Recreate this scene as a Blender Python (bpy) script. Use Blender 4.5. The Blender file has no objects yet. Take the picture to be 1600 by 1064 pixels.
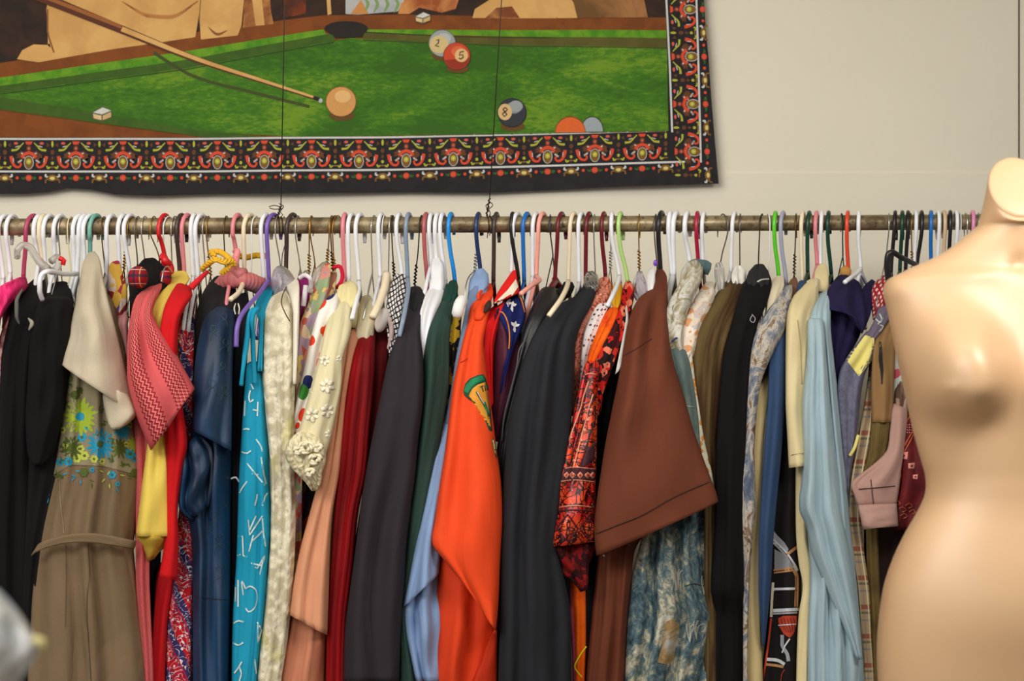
import bpy, bmesh, math, random
from mathutils import Vector, Matrix
from mathutils.bvhtree import BVHTree
from mathutils.geometry import tessellate_polygon

# ------------------------------------------------------------------ camera, light, exposure
scn = bpy.context.scene
COL = scn.collection
K = 1.92/1600/3.8                # metres per reference pixel per metre of distance
CAMZ = 1.55
cam_d = bpy.data.cameras.new('camera'); cam = bpy.data.objects.new('camera', cam_d)
COL.objects.link(cam); scn.camera = cam
cam.location = (0, 0, CAMZ); cam.rotation_euler = (math.pi/2, 0, 0)
cam_d.sensor_width = 36; cam_d.lens = 36/(1600*K)
cam_d.clip_start = .05
cam_d.dof.use_dof = True; cam_d.dof.focus_distance = 3.62; cam_d.dof.aperture_fstop = 6.0
scn.view_settings.view_transform = 'Standard'
try: scn.view_settings.look = 'None'
except Exception: pass
scn.view_settings.gamma = 1; scn.view_settings.use_curve_mapping = False
scn.view_settings.exposure = 0.13

def area(name, loc, target, sx, sy, power, colr):
    l = bpy.data.lights.new(name, 'AREA'); l.shape = 'RECTANGLE'; l.size = sx; l.size_y = sy
    l.energy = power; l.color = colr
    o = bpy.data.objects.new(name, l); COL.objects.link(o); o.location = loc
    o.rotation_euler = (Vector(target)-Vector(loc)).to_track_quat('-Z', 'Y').to_euler()
    o['kind'] = 'helper'
    return o, l
area('shop_window_light', (-1.45, .75, 2.8), (-.35, 4.0, 1.5), 2.0, 1.2, 72, (1.0, .965, .90))
area('ceiling_light', (1.15, 1.95, 2.42), (0.74, 2.76, 1.62), .7, .5, 6.4, (1.0, .96, .89))[1].spread = math.radians(100)
area('front_fill_light', (-1.6, -1.2, 1.7), (-.3, 3.0, 1.2), 1.6, 1.4, 20, (.95, .97, 1.0))  # added fill from behind the camera, lifts the white bundle
area('rack_light', (-.6, 2.4, 2.95), (-.3, 4.1, 1.5), 2.0, .5, 12, (1.0, .95, .86))
w = bpy.data.worlds.new('world'); scn.world = w; w.use_nodes = True
w.node_tree.nodes['Background'].inputs[0].default_value = (1.0, .94, .84, 1)
w.node_tree.nodes['Background'].inputs[1].default_value = .20

# ------------------------------------------------------------------ colour and material helpers
def lin(c):
    c = c/255
    return c/12.92 if c <= .04045 else ((c+.055)/1.055)**2.4
def C(r, g, b): return (lin(r), lin(g), lin(b), 1)

class NT:
    def __init__(s, name, rough=.8):
        s.m = bpy.data.materials.new(name); s.m.use_nodes = True
        s.t = s.m.node_tree; s.b = s.t.nodes['Principled BSDF']
        s.b.inputs['Roughness'].default_value = rough
        s.uv = None
    def n(s, ty, **kw):
        x = s.t.nodes.new(ty)
        for k, v in kw.items(): setattr(x, k, v)
        return x
    def put(s, sock, v):
        if hasattr(v, 'is_output') or isinstance(v, bpy.types.NodeSocket): s.t.links.new(v, sock)
        else: sock.default_value = v
    def coord(s, uvm='UVMap', scale=(1, 1, 1), rot=0):
        u = s.n('ShaderNodeUVMap', uv_map=uvm)
        mp = s.n('ShaderNodeMapping'); mp.inputs['Scale'].default_value = scale; mp.inputs['Rotation'].default_value[2] = rot
        s.t.links.new(u.outputs[0], mp.inputs[0]); return mp.outputs[0]
    def objc(s, scale=(1, 1, 1)):
        u = s.n('ShaderNodeTexCoord'); mp = s.n('ShaderNodeMapping'); mp.inputs['Scale'].default_value = scale
        s.t.links.new(u.outputs['Object'], mp.inputs[0]); return mp.outputs[0]
    def math(s, op, a, b=0.0, c=0.0):
        x = s.n('ShaderNodeMath', operation=op)
        s.put(x.inputs[0], a); s.put(x.inputs[1], b)
        if op in ('MULTIPLY_ADD', 'COMPARE', 'WRAP', 'SMOOTH_MIN'): s.put(x.inputs[2], c)
        return x.outputs[0]
    def xy(s, v):
        x = s.n('ShaderNodeSeparateXYZ'); s.t.links.new(v, x.inputs[0]); return x.outputs[0], x.outputs[1]
    def vec(s, x, y, z=0.0):
        c = s.n('ShaderNodeCombineXYZ'); s.put(c.inputs[0], x); s.put(c.inputs[1], y); s.put(c.inputs[2], z); return c.outputs[0]
    def noise(s, v, scale, detail=3, rough=.55, dist=0):
        x = s.n('ShaderNodeTexNoise'); s.t.links.new(v, x.inputs['Vector'])
        x.inputs['Scale'].default_value = scale; x.inputs['Detail'].default_value = detail
        x.inputs['Roughness'].default_value = rough; x.inputs['Distortion'].default_value = dist
        return x.outputs[0]
    def vor(s, v, scale, feature='F1', out='Distance', rnd=1):
        x = s.n('ShaderNodeTexVoronoi', feature=feature); s.t.links.new(v, x.inputs['Vector'])
        x.inputs['Scale'].default_value = scale
        if 'Randomness' in x.inputs: x.inputs['Randomness'].default_value = rnd
        return x.outputs[out]
    def mix(s, f, a, b, bt='MIX'):
        x = s.n('ShaderNodeMix', data_type='RGBA', blend_type=bt)
        s.put(x.inputs['Factor'], f); s.put(x.inputs['A'], a); s.put(x.inputs['B'], b); return x.outputs['Result']
    def ramp(s, f, stops, mode='LINEAR'):
        x = s.n('ShaderNodeValToRGB'); x.color_ramp.interpolation = mode
        e = x.color_ramp.elements
        while len(e) < len(stops): e.new(.5)
        for i, (p, c) in enumerate(stops): e[i].position = p; e[i].color = c
        s.t.links.new(f, x.inputs[0]); return x.outputs[0]
    def band(s, v, lo, hi):   # 1 where lo<v<hi
        return s.math('MULTIPLY', s.math('GREATER_THAN', v, lo), s.math('LESS_THAN', v, hi))
    def done(s, colr, bump=None, bs=.3, bd=.002, **kw):
        s.put(s.b.inputs['Base Color'], colr)
        if bump is not None:
            x = s.n('ShaderNodeBump'); x.inputs['Strength'].default_value = bs; x.inputs['Distance'].default_value = bd
            s.t.links.new(bump, x.inputs['Height']); s.t.links.new(x.outputs[0], s.b.inputs['Normal'])
        for k, v in kw.items(): s.b.inputs[k].default_value = v
        return s.m

def weave(n, col, wr=.5, fine=.12, scale=900):
    """add thread noise to a colour and return (colour, height)"""
    uv = n.coord()
    th = n.noise(uv, scale, 1)
    c = n.mix(1.0, col, n.ramp(th, [(0.25, (1-fine,)*3+(1,)), (.75, (1+fine,)*3+(1,))]), 'MULTIPLY')
    wv = n.coord(scale=(1, .32, 1))
    big = n.noise(wv, 16, 3, .5, .6)
    rg = n.math('ABSOLUTE', n.math('SUBTRACT', n.noise(n.coord(scale=(1, .28, 1), rot=.22), 13, 2, .5, .8), .5))
    h = n.math('ADD', n.math('ADD', n.math('MULTIPLY', big, 4.0*wr), n.math('MULTIPLY', rg, -9.0*wr)), n.math('MULTIPLY', th, .10))
    return c, h
def finish(n, col, wr=.5, fine=.12, sheen=.15, bs=.45, rough=None, **kw):
    c, h = weave(n, col, wr, fine)
    kw.setdefault('Specular IOR Level', .22 if n.b.inputs['Roughness'].default_value > .6 else .5)
    if rough is not None: kw['Roughness'] = rough
    return n.done(c, h, bs, .0035, **{k: v for k, v in kw.items() if k in n.b.inputs})

_pl = {}
def plain(r, g, b, rough=.85, wr=.5, fine=.12, **kw):
    k = (r, g, b, rough, wr, fine, tuple(sorted(kw.items())))
    if k not in _pl:
        n = NT('cloth', rough)
        uv = n.coord(); v = n.noise(uv, 9, 2)
        c = n.mix(1, C(r, g, b), n.ramp(v, [(.3, (.93, .93, .93, 1)), (.7, (1.07, 1.07, 1.07, 1))]), 'MULTIPLY')
        _pl[k] = finish(n, c, wr, fine, **kw)
    return _pl[k]
_ink = {}
def ink(r, g, b, rough=.8):
    k = (r, g, b, rough)
    if k not in _ink:
        n = NT('ink', rough); o = n.objc()
        c = n.mix(1, C(r, g, b), n.ramp(n.noise(o, 700, 1), [(.3, (.85, .85, .85, 1)), (.7, (1.12, 1.12, 1.12, 1))]), 'MULTIPLY')
        _ink[k] = n.done(c)
    return _ink[k]
_pls = {}
def plastic(r, g, b, rough=.32, **kw):
    k = (r, g, b, rough)+tuple(kw)
    if k not in _pls:
        n = NT('plastic', rough); _pls[k] = n.done(C(r, g, b), **kw)
    return _pls[k]
def metal(r, g, b, rough=.35):
    k = ('m', r, g, b)
    if k not in _pls:
        n = NT('wire_metal', rough); _pls[k] = n.done(C(r, g, b), Metallic=.9)
    return _pls[k]

# ------------------------------------------------------------------ geometry helpers
def P3(px, py, Y): return Vector(((px-800)*K*Y, Y, CAMZ-(py-532)*K*Y))
RA, RB = P3(-140, 355.6, 3.565), P3(1760, 345.6, 4.045)
RODR = .0150
def rodpt(px):
    q = (px-800)*K
    t = (q*RA.y-RA.x)/((RB.x-RA.x)-q*(RB.y-RA.y))
    return RA+(RB-RA)*t
def YR(px): return rodpt(px).y
def U(px, py, d): return P3(px, py, YR(px)-d)

def tag(o, label=None, cat=None, group=None, kind=None):
    if label: o['label'] = label
    if cat: o['category'] = cat
    if group: o['group'] = group
    if kind: o['kind'] = kind
    return o
def empty(name, loc, label=None, cat=None, group=None):
    o = bpy.data.objects.new(name, None); COL.objects.link(o); o.location = loc; o.empty_display_size = .05
    return tag(o, label, cat, group)
def mk(name, verts, faces, mats, parent=None, origin=None, smooth=True, fm=None, uvs=None, uvn=None):
    org = Vector(parent['_o']) if parent is not None and '_o' in parent else Vector(origin or (0, 0, 0))
    me = bpy.data.meshes.new(name)
    me.from_pydata([Vector(v)-org for v in verts], [], faces)
    for m in (mats if isinstance(mats, (list, tuple)) else [mats]): me.materials.append(m)
    if fm: me.polygons.foreach_set('material_index', fm)
    if smooth: me.polygons.foreach_set('use_smooth', [True]*len(faces))
    if uvs is not None:
        l = me.uv_layers.new(name='UVMap'); l.data.foreach_set('uv', [c for f in uvs for p in f for c in p])
    if uvn is not None:
        l = me.uv_layers.new(name='norm'); l.data.foreach_set('uv', [c for f in uvn for p in f for c in p])
    me.update()
    o = bpy.data.objects.new(name, me); COL.objects.link(o)
    if parent is not None: o.parent = parent
    else: o.location = org
    return o
def thing(name, loc, label, cat, group=None):
    e = empty(name, loc, label, cat, group); e['_o'] = tuple(loc); return e

def cr(pts, n):
    """Catmull-Rom through tuples, about n samples, spaced by length of the first two values"""
    m = len(pts)
    if m == 2: return [tuple(a+(b-a)*i/(n-1) for a, b in zip(*pts)) for i in range(n)]
    L = [math.dist(pts[i][:4], pts[i+1][:4]) for i in range(m-1)]
    tot = sum(L); out = []
    for i in range(m-1):
        k = max(1, round(n*L[i]/tot))
        p0, p1, p2, p3 = pts[max(i-1, 0)], pts[i], pts[i+1], pts[min(i+2, m-1)]
        l0 = L[i-1] if i > 0 else L[i]; l1 = L[i]; l2 = L[i+1] if i+1 < m-1 else L[i]
        for j in range(k):
            t = j/k; t2 = t*t; t3 = t2*t
            row = []
            for a, b, c, d in zip(p0, p1, p2, p3):
                m1 = ((c-b)/l1+(b-a)/l0)*.5*l1 if i > 0 else (c-b)
                m2 = ((d-c)/l2+(c-b)/l1)*.5*l1 if i+1 < m-1 else (c-b)
                lim = 2.5*abs(c-b)
                m1 = max(-lim, min(lim, m1)) if lim else 0; m2 = max(-lim, min(lim, m2)) if lim else 0
                row.append((2*t3-3*t2+1)*b+(t3-2*t2+t)*m1+(-2*t3+3*t2)*c+(t3-t2)*m2)
            out.append(tuple(row))
    out.append(tuple(pts[-1])); return out

def tube(pts, rad, seg=8, cap=True):
    pts = [Vector(p) for p in pts]; V = []; F = []
    n = len(pts); up = None
    for i, p in enumerate(pts):
        d = (pts[min(i+1, n-1)]-pts[max(i-1, 0)]).normalized()
        if up is None: up = d.orthogonal().normalized()
        up = (up-d*up.dot(d)).normalized(); sd = d.cross(up)
        r = rad(i/(n-1)) if callable(rad) else rad
        for k in range(seg):
            a = 2*math.pi*k/seg; V.append(p+(up*math.cos(a)+sd*math.sin(a))*r)
    for i in range(n-1):
        for k in range(seg):
            a = i*seg+k; b = i*seg+(k+1) % seg; F.append((a, b, b+seg, a+seg))
    if cap: F.append(tuple(range(seg-1, -1, -1))); F.append(tuple((n-1)*seg+k for k in range(seg)))
    return V, F
def join(parts):
    V = []; F = []
    for v, f in parts:
        o = len(V); V += list(v); F += [tuple(i+o for i in q) for q in f]
    return V, F

class Rng:
    def __init__(s, seed): s.r = random.Random(seed)
    def __call__(s, a=0, b=1): return s.r.uniform(a, b)

BODIES = []
def loft(keys, d=.20, tip=110, sleeve=False, folds=2.0, amp=1.0, seed=1, th=.03, ext=None, step=8, d0=.03, sag=0, flat=1.0, sway=0.0, rmax=.045, crown=True):
    ks = []; y0 = None
    for k in keys:
        if len(k) == 3: y, a, b = k; k = (a, y, b, y)
        elif len(k) == 4 and abs(k[3]) < 1 and k[3] != 0: y, a, b, dd = k; k = (a, y, b, y, dd)
        ym = (k[1]+k[3])/2
        if y0 is None: y0 = ym
        if len(k) == 4:
            q = max(0., min(1., (ym-y0)/tip)) if tip else 1
            k = tuple(k)+(d0+(d-d0)*math.sin(q*math.pi/2)**.8 if q > 0 else d0,)
        ks.append(tuple(float(x) for x in k))
    w0 = math.dist(ks[0][:2], ks[0][2:4])
    if w0 > 10 and crown:
        x = ks[0]; cx, cy = (x[0]+x[2])/2, (x[1]+x[3])/2; h = min(6, w0*.14)
        ks = [(cx+(x[0]-cx)*.5, cy+(x[1]-cy)*.5-h, cx+(x[2]-cx)*.5, cy+(x[3]-cy)*.5-h, x[4]*.8), (cx+(x[0]-cx)*.86, cy+(x[1]-cy)*.86-h*.45, cx+(x[2]-cx)*.86, cy+(x[3]-cy)*.86-h*.45, x[4]*.93)]+ks
    if ext is None: ext = (not sleeve) and max(ks[-1][1], ks[-1][3]) > 1040
    if ext: x = ks[-1]; ks.append((x[0], 1290., x[2], 1290., x[4]))
    L = sum(math.dist(ks[i][:2], ks[i+1][:2])+math.dist(ks[i][2:4], ks[i+1][2:4]) for i in range(len(ks)-1))/2
    rows = cr(ks, max(6, int(L/step)))
    R = Rng(seed*7.13+len(keys)); ph = [R(0, 6.28) for _ in range(8)]; fr = [R(.8, 1.25) for _ in range(4)]
    wmax = max(math.dist(r[:2], r[2:4]) for r in rows)
    nu = max(12, min(40, int(wmax/4)))
    A = [math.sin((i/(nu-1)-.5)*math.pi) for i in range(nu)]
    A = [.5*a+.5*(2*i/(nu-1)-1) for i, a in enumerate(A)]
    V = []; uvm = []; uvn = []; vlen = 0; prev = None; nr = len(rows)
    for ri, (xl, yl, xr, yr, dd) in enumerate(rows):
        t = ri/(nr-1)
        wpx = math.dist((xl, yl), (xr, yr)); wm = wpx*K*3.65/2
        mid = ((xl+xr)/2, (yl+yr)/2)
        if prev: vlen += math.dist(mid, prev)*K*3.6
        prev = mid
        rr = min(wm*.95, rmax)*min(1., max(.2, dd/.12))*flat
        am = amp*min(.16*wm*2/max(folds, 1)**.5, .011)*min(1, t*5+.1)
        row = []
        for a in A:
            px = mid[0]+(xr-xl)/2*a; py = mid[1]+(yr-yl)/2*a+sag*(1-a*a)
            q = 1-abs(a)**4
            f = am*q*(math.sin(math.pi*folds*fr[0]*a+ph[0]+1.6*math.sin(t*3+ph[1])*.6)+.5*math.sin(math.pi*folds*1.9*fr[1]*a+ph[2]+2.1*t)+.35*math.sin(t*14*fr[2]+ph[3]+a*3))
            dep = dd-rr*(1-math.sqrt(max(0., 1-abs(a)**2.6)))+f
            row.append(U(px+wpx*.04*math.sin(t*9+ph[4])*q, py, dep))
        if sleeve:
            nb = 8
            for j in range(nb):
                b = .92-1.84*j/(nb-1)
                px = mid[0]+(xr-xl)/2*b; py = mid[1]+(yr-yl)/2*b
                dep = dd-rr-th*math.sqrt(max(0, 1-b*b))*min(1, wm/.03)
                row.append(U(px, py, dep))
        else:
            for b, e in ((.92, .3), (.66, -.2), (.4, -.8), (-.4, -.8), (-.66, -.2), (-.92, .3)):
                row.append(U(mid[0]+(xr-xl)/2*b, mid[1]+(yr-yl)/2*b, dd*e-rr*(e > 0)))
        nc = len(row); V += row
        # lateral arc length from the centre of the front
        cum = [0.]
        for i in range(1, nc+1): cum.append(cum[-1]+(row[i % nc]-row[i-1]).length)
        c0 = cum[nu//2]
        uvm.append([(c-c0, vlen) for c in cum]); uvn.append([(i/(nu-1), t) for i in range(nc+1)])
    F = []; UV = []; UN = []
    for i in range(nr-1):
        for j in range(nc):
            a = i*nc+j; b = i*nc+(j+1) % nc
            F.append((a, b, b+nc, a+nc))
            UV.append((uvm[i][j], uvm[i][j+1], uvm[i+1][j+1], uvm[i+1][j])); UN.append((uvn[i][j], uvn[i][j+1], uvn[i+1][j+1], uvn[i+1][j]))
    def capit(i0, ri, flip):
        c = len(V); V.append(sum((V[i0+j] for j in range(nc)), Vector())/nc)
        um = (0., uvm[ri][0][1]); un = (.5, uvn[ri][0][1])
        for j in range(nc):
            a = i0+j; b = i0+(j+1) % nc
            F.append((a, b, c) if flip else (b, a, c))
            p, q = uvm[ri][j], uvm[ri][j+1]; p2, q2 = uvn[ri][j], uvn[ri][j+1]
            UV.append((p, q, um) if flip else (q, p, um)); UN.append((p2, q2, un) if flip else (q2, p2, un))
    capit(0, 0, False)
    if not sleeve: capit((nr-1)*nc, nr-1, True)
    return dict(V=V, F=F, uv=UV, un=UN, rows=rows, mats=[], fm=[0]*len(F), base=len(F))

CAMP = Vector((0, 0, CAMZ))
class Deco:
    """print or stitching laid on the cloth: small faces that follow the surface"""
    def __init__(s, g, off=.0017):
        s.g = g; s.off = off; s.bvh = BVHTree.FromPolygons(g['V'], [f for f in g['F']])
        s.k = 0
    def hit(s, px, py, lay=0):
        dr = (P3(px, py, 4.0)-CAMP).normalized()
        h = s.bvh.ray_cast(CAMP, dr)
        return None if h[0] is None else h[0]-dr*(s.off+lay*.0004)
    def poly(s, pts, mat, lay=0, grid=5):
        """fan-tessellated polygon, edges refined so that it follows the folds"""
        bm = bmesh.new()
        f = bm.faces.new([bm.verts.new((x, y, 0)) for x, y in pts])
        bmesh.ops.triangulate(bm, faces=[f])
        for _ in range(6):
            ed = [e for e in bm.edges if e.calc_length() > min(grid, 5)]
            if not ed: break
            bmesh.ops.subdivide_edges(bm, edges=ed, cuts=1)
            bmesh.ops.triangulate(bm, faces=[f for f in bm.faces if len(f.verts) > 3])
        bm.verts.ensure_lookup_table(); idx = {}
        for v in bm.verts:
            h = s.hit(v.co.x, v.co.y, lay)
            if h is not None: idx[v.index] = len(s.g['V']); s.g['V'].append(h)
        mi = s.mi(mat)
        for f in bm.faces:
            q = [v.index for v in f.verts]
            if all(i in idx for i in q):
                vs = [s.g['V'][idx[i]] for i in q]
                if max((vs[0]-vs[1]).length, (vs[1]-vs[2]).length) > .03: continue
                s.g['F'].append(tuple(idx[i] for i in q)); s.g['fm'].append(mi)
                u = tuple((p.x, p.z) for p in vs); s.g['uv'].append(u); s.g['un'].append(u)
        bm.free()
    def mi(s, mat):
        if mat not in s.g['mats']: s.g['mats'].append(mat)
        return s.g['mats'].index(mat)+1
    def line(s, pts, wpx, mat, lay=0, smooth=True, n=None):
        if smooth and len(pts) > 2: pts = [p[:2] for p in cr([tuple(p)+(0, 0) for p in pts], n or max(6, int(sum(math.dist(pts[i], pts[i+1]) for i in range(len(pts)-1))/4)))]
        else:
            q = [pts[0]]
            for a, b in zip(pts, pts[1:]):
                m = max(1, int(math.dist(a, b)/5)); q += [(a[0]+(b[0]-a[0])*i/m, a[1]+(b[1]-a[1])*i/m) for i in range(1, m+1)]
            pts = q
        mi = s.mi(mat); pr = None
        for i, p in enumerate(pts):
            a, b = pts[max(i-1, 0)], pts[min(i+1, len(pts)-1)]
            dx, dy = b[0]-a[0], b[1]-a[1]; l = math.hypot(dx, dy) or 1
            ww = wpx(i/(len(pts)-1)) if callable(wpx) else wpx
            ox, oy = -dy/l*ww/2, dx/l*ww/2
            h1, h2 = s.hit(p[0]+ox, p[1]+oy, lay), s.hit(p[0]-ox, p[1]-oy, lay)
            if h1 is None or h2 is None or (h1-h2).length > .02: pr = None; continue
            n0 = len(s.g['V']); s.g['V'] += [h1, h2]
            if pr is not None and (s.g['V'][pr]-h1).length < .03:
                s.g['F'].append((pr, pr+1, n0+1, n0)); s.g['fm'].append(mi)
                u = ((0, 0),)*4; s.g['uv'].append(u); s.g['un'].append(u)
            pr = n0
    def disc(s, x, y, rx, mat, ry=None, lay=0, n=12, rot=0):
        ry = ry or rx; c, q = math.cos(rot), math.sin(rot)
        s.poly([(x+rx*math.cos(a)*c-ry*math.sin(a)*q, y+rx*math.cos(a)*q+ry*math.sin(a)*c) for a in [2*math.pi*i/n for i in range(n)]], mat, lay, 12)

def emit(name, g, mat, parent=None, origin=None, solid=0, bevel=0):
    o = mk(name, g['V'], g['F'], [mat]+g['mats'], parent, origin, fm=g['fm'], uvs=g['uv'], uvn=g['un'])
    if solid:
        m = o.modifiers.new('thick', 'SOLIDIFY'); m.thickness = solid; m.offset = -1
    return o
# ------------------------------------------------------------------ room shell
WY = 4.36
def box(x0, x1, y0, y1, z0, z1):
    V = [(x, y, z) for x in (x0, x1) for y in (y0, y1) for z in (z0, z1)]
    return V, [(0, 1, 3, 2), (4, 6, 7, 5), (0, 4, 5, 1), (2, 3, 7, 6), (0, 2, 6, 4), (1, 5, 7, 3)]
def wall_mat():
    n = NT('painted_wallboard', .55); o = n.objc()
    v = n.noise(o, 1.3, 3)
    c = n.mix(1, C(228, 221, 203), n.ramp(v, [(.3, (.95, .95, .945, 1)), (.7, (1.03, 1.03, 1.03, 1))]), 'MULTIPLY')
    h = n.math('ADD', n.math('MULTIPLY', n.noise(o, 26, 5, .6), .5), n.math('MULTIPLY', n.noise(n.objc((1, 1, 3)), 180, 2), .12))
    return n.done(c, h, .35, .004)
WM = wall_mat(); HOLE = ink(60, 48, 36); PATCH = plastic(214, 204, 182, .5)
V, F = box(-3.2, 3.2, WY, WY+.12, 0, 3.1)
fm = [0]*len(F)
def wall_mark(px, py, r, mi, dx=0, dz=0):
    n0 = len(V); p = P3(px, py, WY-.0006)
    for k in range(10):
        a = k*.6283; V.append((p.x+(r+dx)*math.cos(a), WY-.0006, p.z+(r+dz)*math.sin(a)))
    F.append(tuple(range(n0, n0+10))); fm.append(mi)
for px, py in ((394, 314), (393, 336), (1022, 297), (1193, 310), (1194, 332), (1488, 291), (392, 338), (1274, 283)):
    wall_mark(px, py, .0024, 1)
for px, py in ((1374, 279), (1419, 285)): wall_mark(px, py, .003, 1, .001, -.0015)
mk('wall_back', V, F, [WM, HOLE], smooth=False, fm=fm)['kind'] = 'structure'
# filler lumps and flaking paint on the back wall
def blister(px, py, w_, h_, seed):
    R = Rng(seed); c = P3(px, py, WY); V = []; F = []; n, m = 6, 18
    for i in range(n+1):
        for k in range(m):
            a = 2*math.pi*k/m; q = i/n*(1+.18*math.sin(a*3+seed))
            V.append((c.x+w_*q*math.cos(a), WY-.0022*(1-(i/n)**2)**.5 if i < n else WY+.0005, c.z+h_*q*math.sin(a)))
    for i in range(n):
        for k in range(m): a = i*m+k; b = i*m+(k+1) % m; F.append((a, b, b+m, a+m))
    return V, F
vf = join([blister(*a) for a in ((1188, 304, .016, .008, 1), (1200, 312, .010, .006, 2), (905, 318, .017, .007, 3), (930, 309, .014, .006, 4), (884, 322, .01, .004, 5), (70, 323, .016, .004, 6))])
mk('trim_wall_filler', vf[0], vf[1], WM)['kind'] = 'structure'
# the board joint: a slightly proud lower board, and an upright joint
V, F = box(-3.2, 3.2, WY-.0022, WY+.01, 0.02, P3(1300, 270, WY).z)
mk('trim_lower_board', V, F, WM, smooth=False)['kind'] = 'structure'
p = P3(1592, 100, WY-.001)
V, F = box(p.x-.0013, p.x+.0013, WY-.002, WY+.002, P3(0, 275, WY).z, 3.1)
mk('trim_upright_joint', V, F, ink(70, 62, 50), smooth=False)['kind'] = 'structure'
fn = NT('concrete_floor', .6); fo = fn.objc()
V, F = box(-3.2, 3.2, -2.2, WY+.12, -.1, 0)
mk('floor', V, F, fn.done(fn.mix(fn.noise(fo, 3, 4), C(120, 104, 84), C(146, 128, 104))), smooth=False)['kind'] = 'structure'
V, F = box(-3.2, 3.2, -2.2, WY+.12, 3.1, 3.2)
mk('ceiling', V, F, plastic(225, 220, 205, .8), smooth=False)['kind'] = 'structure'

# ------------------------------------------------------------------ the rod and the wires that hold it
rn = NT('worn_steel_pipe', .42); ro = rn.objc((1, 1, 1))
rc = rn.mix(rn.ramp(rn.noise(ro, 22, 5, .65, .4), [(.38, (0, 0, 0, 1)), (.62, (1, 1, 1, 1))]), C(112, 95, 70), C(172, 156, 124))
rc = rn.mix(rn.ramp(rn.noise(ro, 90, 3), [(.58, (0, 0, 0, 1)), (.7, (1, 1, 1, 1))]), rc, C(84, 66, 46))
RODM = rn.done(rc, rn.noise(ro, 120, 3), .3, .001, Metallic=.55)
RA2, RB2 = RA+(RA-RB)*.10, RB+(RB-RA)*.06
nn = 60
V, F = tube([RA2+(RB2-RA2)*(i/nn) for i in range(nn+1)], RODR, 24)
rod = mk('garment_rail', V, F, RODM, origin=RA)
tag(rod, 'long worn metal pipe rail carrying all the clothes hangers in front of the wall', 'clothes rail')
WIRE = metal(70, 62, 55, .5); WIRE2 = metal(96, 86, 74, .5)
def hang_wire(xt, xk, yk, knot, label):
    c = rodpt(xk); top = P3(xt, -330, c.y+.002)
    k = P3(xk, yk, c.y-.004)
    parts = [tube([top, (top+k)/2+Vector((.0008, 0, 0)), k], .0010, 6)]
    # loop round the rail
    lp = []
    ax = (RB-RA).normalized(); upv = Vector((0, 0, 1)); fw = ax.cross(upv).normalized()
    for i in range(41):
        a = i/20*2*math.pi
        lp.append(c+ax*(-.006+.012*i/40)+(upv*math.cos(a)+fw*math.sin(a))*(RODR+.0012))
    parts.append(tube([k]+lp, .0011, 6))
    # twisted tail
    hx = []
    for i in range(60):
        t = i/59; a = t*26; hx.append(k.lerp(lp[0], t)+Vector((math.cos(a)*.0022, math.sin(a)*.0022, 0)))
    parts.append(tube(hx, .0009, 5))
    for q in knot:
        parts.append(tube([P3(v[0], v[1], c.y-.008) for v in cr([(a, b, 0, 0) for a, b in q], 16)], .0009, 5))
    V, F = join(parts)
    tag(mk('hanging_wire', V, F, WIRE, origin=k), label, 'wire')
hang_wire(449, 439, 322, [[(438, 323), (428, 321), (420, 323)], [(438, 326), (429, 327), (421, 325)], [(436, 318), (443, 322), (438, 330), (434, 335)], [(437, 330), (442, 336), (436, 341), (438, 352), (446, 372), (441, 400), (440, 420)]],
          'thin dark wire tied round the rail beside the purple hanger, running upwards')
hang_wire(802, 765, 310, [[(765, 316), (759, 322), (764, 326), (770, 320), (764, 314)], [(763, 326), (766, 334), (762, 341)], [(762, 340), (763, 356), (761, 372)], [(767, 341), (765, 368)]],
          'thin dark wire with curled ends tied round the pipe rail right of the navy hanger')

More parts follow.
